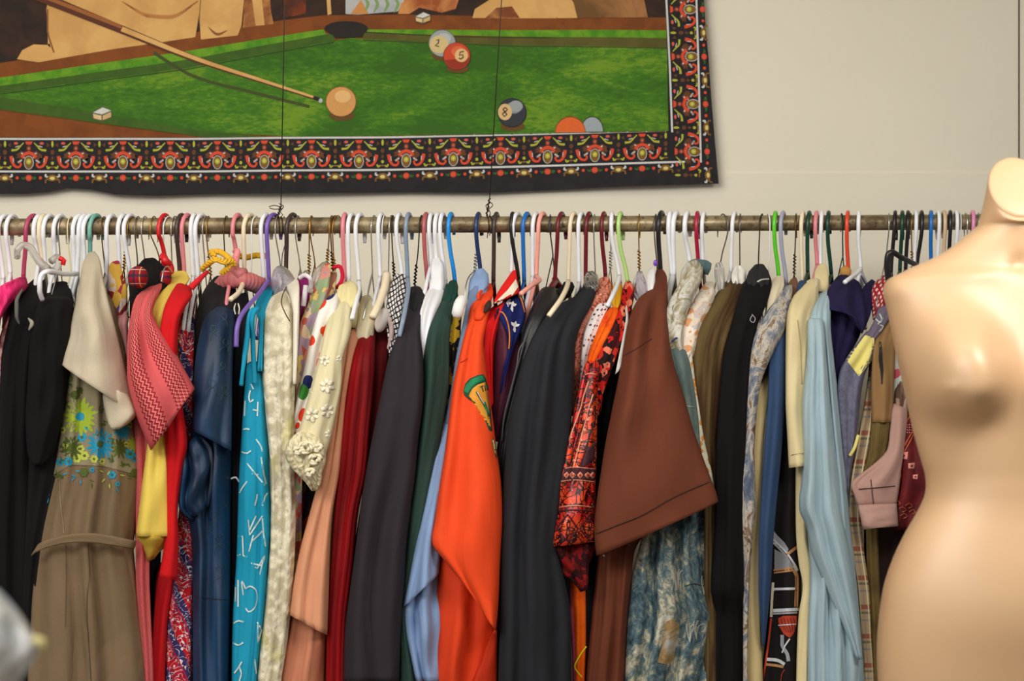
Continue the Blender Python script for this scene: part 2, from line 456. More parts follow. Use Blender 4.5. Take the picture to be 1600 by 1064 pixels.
# ------------------------------------------------------------------ printed wall hanging (billiard table picture, patterned border)
TY = WY-.03
def tw(x, z):
    return .0035*math.sin(x*7.5+1.2+z*2)+.0022*math.sin(x*17+z*5)+.002*math.sin(z*9+x*3)
class Sheet:
    def __init__(s): s.V = []; s.F = []; s.fm = []; s.mats = []; s.lay = 0
    def mi(s, m):
        if m not in s.mats: s.mats.append(m)
        return s.mats.index(m)
    def poly(s, pts, mat, lay, grid=26):
        bm = bmesh.new(); bm.faces.new([bm.verts.new((x, y, 0)) for x, y in pts])
        bmesh.ops.triangulate(bm, faces=bm.faces[:])
        for _ in range(7):
            ed = [e for e in bm.edges if e.calc_length() > grid]
            if not ed: break
            bmesh.ops.subdivide_edges(bm, edges=ed, cuts=1); bmesh.ops.triangulate(bm, faces=[f for f in bm.faces if len(f.verts) > 3])
        n0 = len(s.V); m = s.mi(mat)
        for i, v in enumerate(bm.verts):
            v.index = i; p = P3(v.co.x, v.co.y, TY)
            s.V.append((p.x, TY-tw(p.x, p.z)-lay*.0005, p.z))
        for f in bm.faces: s.F.append(tuple(v.index+n0 for v in f.verts)); s.fm.append(m)
        bm.free()
    def line(s, pts, w, mat, lay, smooth=True, n=None):
        if smooth and len(pts) > 2: pts = [p[:2] for p in cr([tuple(p)+(0, 0) for p in pts], n or 4*len(pts))]
        Lp, Rp = [], []
        for i, p in enumerate(pts):
            a, b = pts[max(i-1, 0)], pts[min(i+1, len(pts)-1)]
            dx, dy = b[0]-a[0], b[1]-a[1]; l = math.hypot(dx, dy) or 1
            ww = w(i/(len(pts)-1)) if callable(w) else w
            Lp.append((p[0]-dy/l*ww/2, p[1]+dx/l*ww/2)); Rp.append((p[0]+dy/l*ww/2, p[1]-dx/l*ww/2))
        m = s.mi(mat)
        for i in range(len(pts)-1):
            k = max(1, int(math.dist(pts[i], pts[i+1])/24))
            for j in range(k):
                q = [(a[0]+(b[0]-a[0])*t, a[1]+(b[1]-a[1])*t) for a, b, t in ((Lp[i], Lp[i+1], j/k), (Lp[i], Lp[i+1], (j+1)/k), (Rp[i], Rp[i+1], (j+1)/k), (Rp[i], Rp[i+1], j/k))]
                n0 = len(s.V)
                for x, y in q:
                    pp = P3(x, y, TY); s.V.append((pp.x, TY-tw(pp.x, pp.z)-lay*.0005, pp.z))
                s.F.append((n0, n0+1, n0+2, n0+3)); s.fm.append(m)
    def ell(s, x, y, rx, ry, mat, lay, n=16, rot=0):
        c, q = math.cos(rot), math.sin(rot)
        s.poly([(x+rx*math.cos(a)*c-ry*math.sin(a)*q, y+rx*math.cos(a)*q+ry*math.sin(a)*c) for a in [2*math.pi*i/n for i in range(n)]], mat, lay, 60)
S = Sheet()
def felt():
    n = NT('printed_felt_green', .85); o = n.objc((1, 1, 1.5))
    a = n.noise(n.objc((.5, 1, 1.6)), 5, 4, .6, 1.0); b = n.noise(n.objc((1, 1, 3.2)), 60, 3, .7)
    f = n.math('ADD', n.math('MULTIPLY', a, 1.0), n.math('MULTIPLY', b, .55))
    return n.done(n.ramp(f, [(.70, C(46, 94, 8)), (.84, C(64, 116, 12)), (.97, C(106, 142, 26))]))
def mott(c1, c2, sc=14, lo=.4, hi=.6):
    n = NT('printed_cloth', .85); o = n.objc()
    return n.done(n.ramp(n.noise(o, sc, 4, .6, .5), [(lo, c1), (hi, c2)]))
FELT = felt()
BLK = mott(C(22, 19, 24), C(32, 28, 32), 30); RAIL = mott(C(112, 58, 12), C(128, 68, 16), 20); DKG = mott(C(50, 84, 16), C(62, 92, 20), 25)
LTG = mott(C(66, 128, 12), C(104, 152, 24), 30); DBR = mott(C(34, 22, 16), C(56, 32, 18), 18); TAN = mott(C(196, 148, 84), C(212, 166, 100), 8)
BRO = mott(C(120, 62, 28), C(176, 118, 62), 16, .42, .58); OLI = mott(C(78, 74, 22), C(90, 84, 30), 20)
bot = [(-360, 306), (-150, 304), (0, 303), (40, 303), (75, 300), (105, 294), (140, 296), (180, 304), (240, 306), (330, 303), (480, 302), (640, 300), (760, 301), (880, 296), (960, 292), (1060, 289), (1123, 287)]
S.poly([(-360, -320), (1090, -320), (1096, -60), (1100, 0), (1103, 50), (1107, 90), (1111, 150), (1117, 220)]+bot[::-1], BLK, 0)
S.poly([(-340, -300), (1034, -300), (1040, 0), (1043, 206), (600, 214), (-340, 217)], DBR, 1)
# table
S.poly([(-340, 160), (0, 98), (335, 46), (505, 24), (620, 23), (1041, 28), (1043, 206), (600, 213), (320, 215), (-340, 214)], RAIL, 2)
S.poly([(-340, 180), (0, 121), (330, 74), (505, 46), (515, 62), (0, 136), (-340, 200)], LTG, 3)
S.poly([(568, 46), (1041, 48), (1041, 62), (566, 52)], LTG, 3)
S.poly([(-340, 196), (0, 134), (300, 92), (520, 52), (524, 66), (300, 107), (0, 147), (-340, 215)], DKG, 4)
S.poly([(566, 50), (700, 57), (1041, 60), (1042, 76), (800, 72), (568, 63)], OLI, 4)
S.poly([(0, 145), (300, 105), (522, 64), (548, 59), (568, 61), (800, 70), (1042, 75), (1044, 205), (800, 209), (460, 214), (300, 205), (120, 172), (40, 158), (0, 152)], FELT, 5)
S.poly([(-100, 140), (0, 152), (120, 171), (300, 203), (420, 214), (326, 215), (150, 192), (0, 171), (-100, 158)], DKG, 6)
S.line([(0, 147), (300, 107), (522, 66)], 1.6, ink(36, 60, 10), 6, False); S.line([(568, 63), (800, 72), (1042, 76)], 1.6, ink(60, 56, 16), 6, False)
S.line([(566, 50), (700, 57), (860, 59)], 1.2, ink(36, 50, 10), 6, False)
S.ell(541, 45, 34, 12, ink(26, 18, 14), 7); S.poly([(512, 44), (572, 44), (566, 58), (524, 60)], ink(30, 20, 14), 7)
# plain tan and brown shapes behind the table
TANE = ink(134, 78, 34)
S.poly([(26, 92), (34, 78), (52, 69), (74, 70), (84, 80), (74, 45), (72, 15), (80, -40), (316, -40), (312, 20), (305, 58), (180, 76), (60, 97)], TAN, 3)
S.line([(84, 82), (74, 48), (74, 14)], 2.5, TANE, 4); S.line([(190, 2), (230, 24), (270, 26), (310, 2)], lambda t: 5*math.sin(3.1*t)+1, BRO, 4)
S.poly([(318, -40), (378, -40), (382, 0), (378, 40), (372, 56), (314, 62), (312, 30)], TAN, 4); S.line([(325, 42), (340, 54), (356, 48)], lambda t: 3.5*math.sin(3.1*t)+.6, TANE, 5)
S.poly([(384, -40), (420, -40), (424, 20), (428, 38), (400, 42), (380, 44)], BRO, 3); S.poly([(392, -20), (408, -20), (414, 40), (400, 41)], TAN, 4)
S.poly([(440, -40), (480, -40), (478, 22), (446, 28)], mott(C(120, 50, 18), C(70, 34, 16), 24), 3); S.poly([(508, -40), (514, -40), (518, 22), (512, 24)], TAN, 4)
S.poly([(540, -40), (655, -40), (622, 18), (560, 23), (540, 22)], mott(C(158, 162, 168), C(176, 178, 178), 20), 3)
for x in (575, 590, 606, 622): S.line([(x-8, -6), (x, 6), (x-6, 20)], lambda t: 4*math.sin(3.1*t)+1, ink(120, 150, 90), 4)
S.poly([(548, 22), (564, 0), (576, 22)], ink(196, 132, 66), 4)
S.poly([(640, -40), (730, -40), (712, 14), (690, 20), (655, 12), (640, 22), (622, 22)], mott(C(200, 136, 76), C(150, 76, 34), 14), 3)
S.poly([(738, 28), (742, 14), (764, 0), (790, -30), (835, -30), (870, 29)], TAN, 3); S.poly([(758, 28), (776, 12), (800, 10), (812, 28)], BRO, 4)
S.poly([(815, -30), (900, -30), (906, 29), (872, 29), (838, 8)], TAN, 4); S.poly([(872, -30), (1000, -30), (1012, 28), (902, 29), (896, 5)], mott(C(106, 72, 34), C(160, 110, 64), 10), 5)
# cue
cue = [(-120, -82), (72, -2), (190, 46), (310, 94), (400, 124), (498, 156)]
S.line([(240, 82), (268, 100), (300, 118), (400, 146), (484, 167)], 5, ink(58, 70, 16), 6)
S.line(cue, lambda t: 22-17*min(1, t*1.05), ink(86, 40, 16), 7, n=60); S.line([(190, 45), (310, 93), (400, 123), (490, 152)], lambda t: 8-4.5*t, TAN, 8, n=40)
S.line([(72, -4), (190, 42)], 6, ink(150, 88, 40), 8, False); S.line([(490, 152), (499, 156)], 5, ink(30, 24, 22), 9, False); S.ell(501, 157.5, 3.4, 3.4, ink(178, 180, 178), 9)
# balls
def ball(x, y, r, edge, body, hl, lay=9, low=None):
    S.ell(x+1, y+r-1, r*.86, r*.36, ink(96, 66, 18), lay-2)
    S.ell(x, y, r+1, r+1, edge, lay-1, 28); S.ell(x, y, r, r, body, lay, 28)
    if low: S.poly([(x+r*.97*math.cos(a), y+r*.97*math.sin(a)) for a in [0.1+i*.27 for i in range(11)]], low, lay+.5)
    S.ell(x+r*.12, y-r*.35, r*.55, r*.42, hl, lay+1, 18)
ball(533, 159, 23, ink(120, 66, 26), ink(206, 150, 84), ink(224, 178, 116))
ball(691, 68, 20.5, ink(96, 84, 60), ink(150, 158, 160), ink(178, 182, 178)); S.ell(686, 70, 15, 14, ink(206, 182, 126), 10.6, 18)
ball(714, 88, 20.5, ink(110, 32, 14), ink(196, 68, 30), ink(214, 98, 58), 12, ink(146, 42, 20)); S.ell(721, 87, 10.5, 10.5, ink(220, 180, 120), 13.6)
ball(800, 176, 22, ink(16, 16, 18), ink(44, 48, 56), ink(128, 136, 142)); S.ell(789, 175, 11, 13, ink(214, 178, 122), 10.6)
S.ell(806, 166, 11, 9, ink(150, 156, 158), 10.3)
half = lambda x, y, r, rx: [(x-rx, y)]+[(x-rx*math.cos(a), y-r*math.sin(a)) for a in [math.pi*i/14 for i in range(1, 14)]]+[(x+rx, y)]
S.poly(half(925, 206, 24, 18), ink(24, 22, 24), 8.5); S.poly(half(925, 206, 22.5, 17), ink(152, 162, 168), 9)
S.poly(half(891, 207, 25, 24), ink(120, 44, 14), 9.6); S.poly(half(891, 207, 23.5, 23), ink(218, 98, 34), 10)
INKB = ink(34, 26, 20)
S.line([(682, 64), (686, 62), (685, 68), (680, 72), (686, 73)], 1.8, INKB, 11.5, False)
S.line([(725, 81), (719, 82), (718, 87), (723, 86), (724, 90), (720, 93), (717, 91)], 2, INKB, 14.2, False)
S.line([(789, 168), (793, 171), (789, 175), (785, 178), (788, 182), (792, 179), (789, 175), (786, 171), (789, 168)], 2, INKB, 11.5, False)
for x, y, q in ((160, 178, 1.0), (661, 28, .8)):
    S.poly([(x-16*q, y-2*q), (x, y-12*q), (x+15*q, y-5*q), (x+15*q, y+6*q), (x, y+12*q), (x-15*q, y+8*q)], ink(90, 84, 70), 8)
    S.poly([(x-14*q, y-2*q), (x+1*q, y-10*q), (x+14*q, y-5*q), (x, y+1*q)], ink(206, 206, 200), 9); S.poly([(x-14*q, y), (x-1*q, y+3*q), (x-1*q, y+10*q), (x-13*q, y+7*q)], ink(214, 184, 130), 9)
    S.poly([(x+1*q, y+3*q), (x+14*q, y-3*q), (x+14*q, y+5*q), (x+1*q, y+10*q)], ink(196, 164, 110), 9)
# border
WH = ink(206, 206, 204); RD = ink(212, 70, 36); YG = ink(176, 176, 50); BN = ink(98, 56, 26); OL = ink(124, 86, 30); PK = ink(206, 88, 72); GR = ink(44, 96, 30); CRM = ink(214, 200, 120)
def by(x): return 218 if x < 300 else 218-(x-300)*.0085 if x < 600 else 215.5-(x-600)*.0225
S.line([(x, by(x)-1) for x in range(-340, 1050, 30)], 3.0, WH, 2, False)
S.line([(x, by(x)+50-(max(0, x-600)*.004)) for x in range(-340, 1100, 30)], 3.0, WH, 2, False)
S.line([(1036, -310), (1041, 0), (1046, 100), (1050, 207)], 3.0, WH, 2, False); S.line([(1078, -310), (1088, 0), (1091, 100), (1095, 254)], 3.0, WH, 2, False)
def motif(T, full=True):
    E = lambda u, v, ru, rv, m, l: S.poly([T(u+ru*math.cos(a), v+rv*math.sin(a)) for a in [2*math.pi*i/12 for i in range(12)]], m, l, 60)
    Ln = lambda pts, w, m, l: S.line([T(u, v) for u, v in pts], w, m, l)
    Pg = lambda pts, m, l: S.poly([T(u, v) for u, v in pts], m, l, 60)
    for q in (1, -1):
        Pg([(q*5, 20), (q*12, 18), (q*20, 24), (q*17, 26), (q*21, 29), (q*12, 29), (q*16, 33), (q*8, 31)], BN, 2)
        Ln([(q*7, 29), (q*9, 23), (q*12, 21)], 2, WH, 3); Ln([(q*11, 32), (q*17, 36), (q*12, 33)], 2.4, WH, 3)
        Ln([(q*27.5, 26), (q*26, 34), (q*21, 42), (q*15, 43), (q*12, 38), (q*15, 36)], lambda t: 5.4-3*t, RD, 3)
        Ln([(q*24, 29), (q*23.5, 36)], 1.1, WH, 4)
        Ln([(q*27, 17), (q*19, 16), (q*12, 9), (q*8, 5)], lambda t: 3.6-2.2*t, YG, 3)
        Ln([(q*21, 12), (q*15, 10)], 1.2, WH, 3)
        E(q*20, 6, 3.4, 2.2, PK, 3); Ln([(q*33, 43), (q*30, 45), (q*28, 41)], 2.4, YG, 3)
        Pg([(q*28, 5), (q*33, 9), (q*28, 12)], BN, 3)
    Pg([(-6, 3), (6, 3), (3.5, 8), (-3.5, 8)], RD, 3); Ln([(-8, 2.6), (8, 2.6)], 1.5, WH, 3) if False else None
    E(0, 14, 4, 5, BN, 3); E(0, 14, 2, 2.4, PK, 4)
    Ln([(-11, 28), (-6, 23), (0, 21), (6, 23), (11, 28)], 5, RD, 4)
    E(0, 36, 7.6, 11, WH, 3); E(0, 36, 6.6, 10.2, OL, 4); E(0, 34.5, 4, 4.4, YG, 5); E(0, 34.5, 1.6, 1.8, CRM, 6)
    E(36.8, 7, 1.9, 5, YG, 3); E(36.8, 20, 3.2, 4, BN, 3); E(36.8, 29, 2, 3, BN, 3); E(36.8, 37, 2.3, 2.6, YG, 3); E(36.8, 43, 4, 1.4, OL, 3)
    E(0, 60, 5, 4.8, RD, 3); E(0, 60, 2.2, 2, PK, 4)
    for q in (1, -1):
        Pg([(q*6, 57), (q*9, 60), (q*12, 58), (q*11, 62), (q*6, 63)], GR, 3); E(q*18, 60, 2.5, 2.6, RD, 3)
        Ln([(36.8+q*3, 59), (36.8+q*11, 57), (36.8+q*10, 54)], 2.6, WH, 3); Ln([(36.8+q*4, 62), (36.8+q*10, 63), (36.8+q*11, 68)], 2.6, OL, 3)
    E(36.8, 60, 8, 5.4, OL, 4); E(36.8, 60.5, 4, 2.8, CRM, 5)
for i in range(-5, 14):
    x0 = 45+73.7*i
    if x0 > 1010: continue
    motif(lambda u, v, x0=x0: (x0+u, by(x0+u)+v*(1-max(0, x0-600)*.00012)))
for i in range(-5, 3):
    y0 = 89+74*i
    motif(lambda u, v, y0=y0: (1043.5+.032*(y0+u)+v*.94*(.95 if v > 50 else 1), y0+u))
th_ = mk('wall_hanging', S.V, S.F, S.mats, origin=P3(500, 100, TY), fm=S.fm)
tag(th_, 'printed cloth wall hanging of a green billiard table with a black floral border', 'wall hanging')
m_ = th_.modifiers.new('thick', 'SOLIDIFY'); m_.thickness = .0001
th_.modifiers.remove(m_)
# ------------------------------------------------------------------ mannequin torso in front of the rail
MY = 2.76; MK = K*MY
def mz(py): return CAMZ-(py-532)*MK
MX = (1580-800)*MK
def lerp_tab(tab, y):
    for a, b in zip(tab, tab[1:]):
        if y <= b[0]:
            t = (y-a[0])/(b[0]-a[0]); t = max(0, min(1, t))
            return [p+(q-p)*t for p, q in zip(a[1:], b[1:])]
    return list(tab[-1][1:])
# rows: y px, half width px, front depth (m, towards the camera), back depth, squareness
prof = [(352, 57, .052, .052, 2.0), (370, 76, .051, .060, 2.0), (385, 99, .051, .068, 2.1), (397, 122, .052, .074, 2.2), (408, 145, .054, .076, 2.2), (418, 168, .056, .077, 2.2), (428, 188, .060, .077, 2.3), (438, 206, .063, .076, 2.4), (452, 211.5, .067, .076, 2.5),
        (480, 206, .074, .078, 2.5), (520, 198, .084, .080, 2.4), (560, 190, .092, .080, 2.35), (600, 181, .094, .080, 2.3), (640, 172, .092, .080, 2.3), (680, 163, .088, .078, 2.25), (715, 154, .085, .074, 2.2), (742, 146.5, .083, .072, 2.2), (758, 145, .083, .072, 2.2), (775, 147, .083, .073, 2.2),
        (800, 158, .085, .078, 2.2), (830, 175, .089, .085, 2.25), (870, 194, .093, .096, 2.3), (915, 209, .094, .108, 2.35), (960, 216, .092, .116, 2.4), (1010, 220, .088, .118, 2.4), (1064, 219, .084, .114, 2.4), (1120, 214, .078, .105, 2.4), (1200, 204, .070, .098, 2.4), (1290, 190, .064, .09, 2.4)]
prof = [(p[0], p[1]-min(13, max(0, (p[1]-60)*.2))-(6 if p[1] < 70 else 0))+tuple(p[2:]) for p in prof]
rows = cr([tuple(map(float, p)) for p in prof], 150)
V = []; F = []; NM = 96
def sgn(x): return -1 if x < 0 else 1
def ring(cx, cy, cz, w_, f, b, e, tilt=0):
    out = []
    for k in range(NM):
        a = 2*math.pi*k/NM
        c, s = math.cos(a), math.sin(a)
        x = w_*sgn(c)*abs(c)**(2/e); y = sgn(s)*abs(s)**(2/e)
        y = -f*y if s > 0 else -b*y
        out.append(Vector((cx+x, cy+y*math.cos(tilt), cz+y*math.sin(tilt))))
    return out
# neck with its slanting cut
nk = [(250, 0)]
for i in range(13):
    t = i/12; tilt = math.radians(58*(1-t)**1.15)
    py = 296+(352-296)*t; w_ = (44+(51-44)*t*t)*MK
    V += ring(MX, MY-.030*(1-t), mz(py), w_, .050, .050, 2.0, tilt)
for r in rows[1:]:
    V += ring(MX, MY, mz(r[0]), r[1]*MK, r[2], r[3], r[4])
# shape the chest, collar bones, navel
def G(x, s): return math.exp(-(x/s)**2)
for i, v in enumerate(V):
    x = (v.x-MX)/MK; py = 532-(v.z-CAMZ)/MK
    if v.y < MY and i >= 13*NM:
        for q in (-1, 1):
            dx = v.x/(K*(MY-.13))+800-(1612+q*104); dy = py-592
            g = math.exp(-((dx/68)**2+(dy/(98 if dy < 0 else 56))**2)**1.5)
            v.y -= .070*g
            g2 = math.exp(-((dx+q*-26)/8)**2-((py-603)/8)**2); v.y -= .005*g2
            # collar bone
            ly = 425+abs(x)*.02
            v.y -= .002*math.exp(-((py-ly-6)/14)**2)*math.exp(-((abs(x)-85)/55)**2)
        v.y += .006*math.exp(-(x/14)**2)*math.exp(-((py-600)/90)**2)
        v.y += .010*math.exp(-(x/14)**2-((py-415)/16)**2)
        v.y -= .012*math.exp(-(x/120)**2-((py-950)/90)**2)
nr = len(V)//NM
for i in range(nr-1):
    for k in range(NM): a = i*NM+k; b = i*NM+(k+1) % NM; F.append((a, a+NM, b+NM, b))
# rounded neck cap
def inset(i0, flip):
    c = sum((V[i0+k] for k in range(NM)), Vector())/NM; prev = i0
    nrm = Vector((0, -math.sin(math.radians(58)), math.cos(math.radians(58)))) if not flip else Vector((0, 0, -1))
    for q, h in ((.985, .0022), (.95, .0036), (.88, .0044), (.5, .005)):
        n0 = len(V)
        for k in range(NM): V.append(c+(V[i0+k]-c)*q+nrm*h)
        for k in range(NM):
            a, b = prev+k, prev+(k+1) % NM; F.append((a, b, n0+(k+1) % NM, n0+k) if not flip else (b, a, n0+k, n0+(k+1) % NM))
        prev = n0
    V.append(c+nrm*.005); m = len(V)-1
    for k in range(NM): a, b = prev+k, prev+(k+1) % NM; F.append((a, b, m) if not flip else (b, a, m))
inset(0, False); inset((nr-1)*NM, True)
mn = NT('mannequin_plastic', .44); mo = mn.objc()
mc = mn.mix(1, C(202, 164, 124), mn.ramp(mn.noise(mo, 5, 3), [(.3, (.97, .965, .955, 1)), (.7, (1.02, 1.02, 1.02, 1))]), 'MULTIPLY')
MM = mn.done(mc, mn.noise(mo, 60, 2), .04, .001, **{'Coat Weight': .9, 'Coat Roughness': .5})
root = thing('mannequin', (MX, MY, 0), 'headless armless beige female mannequin torso standing in front of the clothes', 'mannequin')
mb = mk('torso', V, F, MM, root)
bm = bmesh.new(); bm.from_mesh(mb.data); bmesh.ops.recalc_face_normals(bm, faces=bm.faces); bm.to_mesh(mb.data); bm.free()
V, F = tube([(MX, MY, .02), (MX, MY, mz(1280))], .014, 16)
mk('stand_pole', V, F, metal(150, 150, 150), root)
V, F = tube([(MX, MY, 0), (MX, MY, .012), (MX, MY, .02), (MX, MY, .021)], lambda t: .16 if t < .9 else .05, 40)
mk('stand_base', V, F, metal(150, 150, 150), root)
# ------------------------------------------------------------------ blurred white bundle close to the camera
BY = 1.32; BK = K*BY
R = Rng(5)
def bp(px, py, y): return Vector(((px-800)*K*y, y, CAMZ-(py-532)*K*y))
g = []
rowsb = [(905, -150, -30), (925, -190, 2), (950, -210, 24), (975, -215, 42), (1000, -216, 58), (1012, -216, 66), (1022, -215, 62), (1045, -212, 44), (1075, -208, 26), (1130, -200, 16), (1250, -190, 22), (1400, -190, 18)]
rb = cr([tuple(map(float, r))+(0.,) for r in rowsb], 46)
V = []; F = []; nb = 40
for i, (py, a, b, _) in enumerate(rb):
    c = (a+b)/2; w_ = (b-a)/2
    for k in range(nb):
        th = 2*math.pi*k/nb
        q = 1+.0*math.sin(th*5+i*.5)
        d = .05*math.sin(th)+.006*math.sin(th*6+i*.45)+.004*math.sin(th*11-i*.8)
        V.append(bp(c+w_*math.cos(th), py, BY-d))
for i in range(len(rb)-1):
    for k in range(nb): p = i*nb+k; q = i*nb+(k+1) % nb; F.append((p, q, q+nb, p+nb))
F.append(tuple(range(nb-1, -1, -1))); F.append(tuple((len(rb)-1)*nb+k for k in range(nb)))
bn = NT('white_film', .3); bo = bn.objc()
bc = bn.ramp(bn.noise(bo, 22, 3, .6, .8), [(.35, C(214, 224, 236)), (.5, C(253, 253, 253))])
sack = thing('white_bundle', bp(-80, 1400, BY), 'blurred shiny white and pale blue bundle close up in the bottom left corner', 'bundle')
mk('wrapping', V, F, bn.done(bc, bn.noise(bo, 40, 2), .5, .004), sack)
V, F = tube([bp(50, 996, BY-.014), bp(60, 1004, BY-.014), bp(67, 1011, BY-.012), bp(60, 1016, BY-.014)], lambda t: .0022+.003*math.sin(3.14*t), 10)
mk('corner_tab', V, F, plain(232, 222, 160), sack)
# ------------------------------------------------------------------ hangers
PC = {'white': plastic(232, 234, 240), 'cream': plastic(234, 218, 188), 'magenta': plastic(170, 62, 96), 'teal': plastic(112, 172, 160), 'red': plastic(204, 26, 34),
      'pink': plastic(222, 132, 142), 'purple': plastic(118, 92, 178), 'dark brown': plastic(62, 48, 46), 'black': plastic(30, 28, 32), 'slate blue': plastic(130, 148, 172),
      'dusty rose': plastic(174, 88, 92), 'bright blue': plastic(26, 140, 224), 'navy': plastic(30, 52, 96), 'blue': plastic(24, 106, 188), 'salmon pink': plastic(244, 164, 150),
      'maroon': plastic(104, 20, 34), 'crimson': plastic(168, 22, 60), 'pale green': plastic(176, 214, 128), 'lime green': plastic(88, 200, 40), 'lilac grey': plastic(158, 162, 186),
      'dark green': plastic(14, 60, 48), 'orange': plastic(220, 72, 44), 'tan': plastic(204, 178, 146), 'light pink': plastic(222, 138, 184)}
MC = {'silver': metal(190, 190, 188, .3), 'gold': metal(168, 130, 62, .35), 'dark': metal(58, 50, 44, .4), 'grey': metal(120, 116, 110, .35), 'blue-grey': metal(70, 78, 96, .4), 'cream': plastic(216, 206, 160), 'white': plastic(230, 230, 232), 'green': metal(30, 62, 46, .4), 'brown': metal(108, 78, 46, .4)}
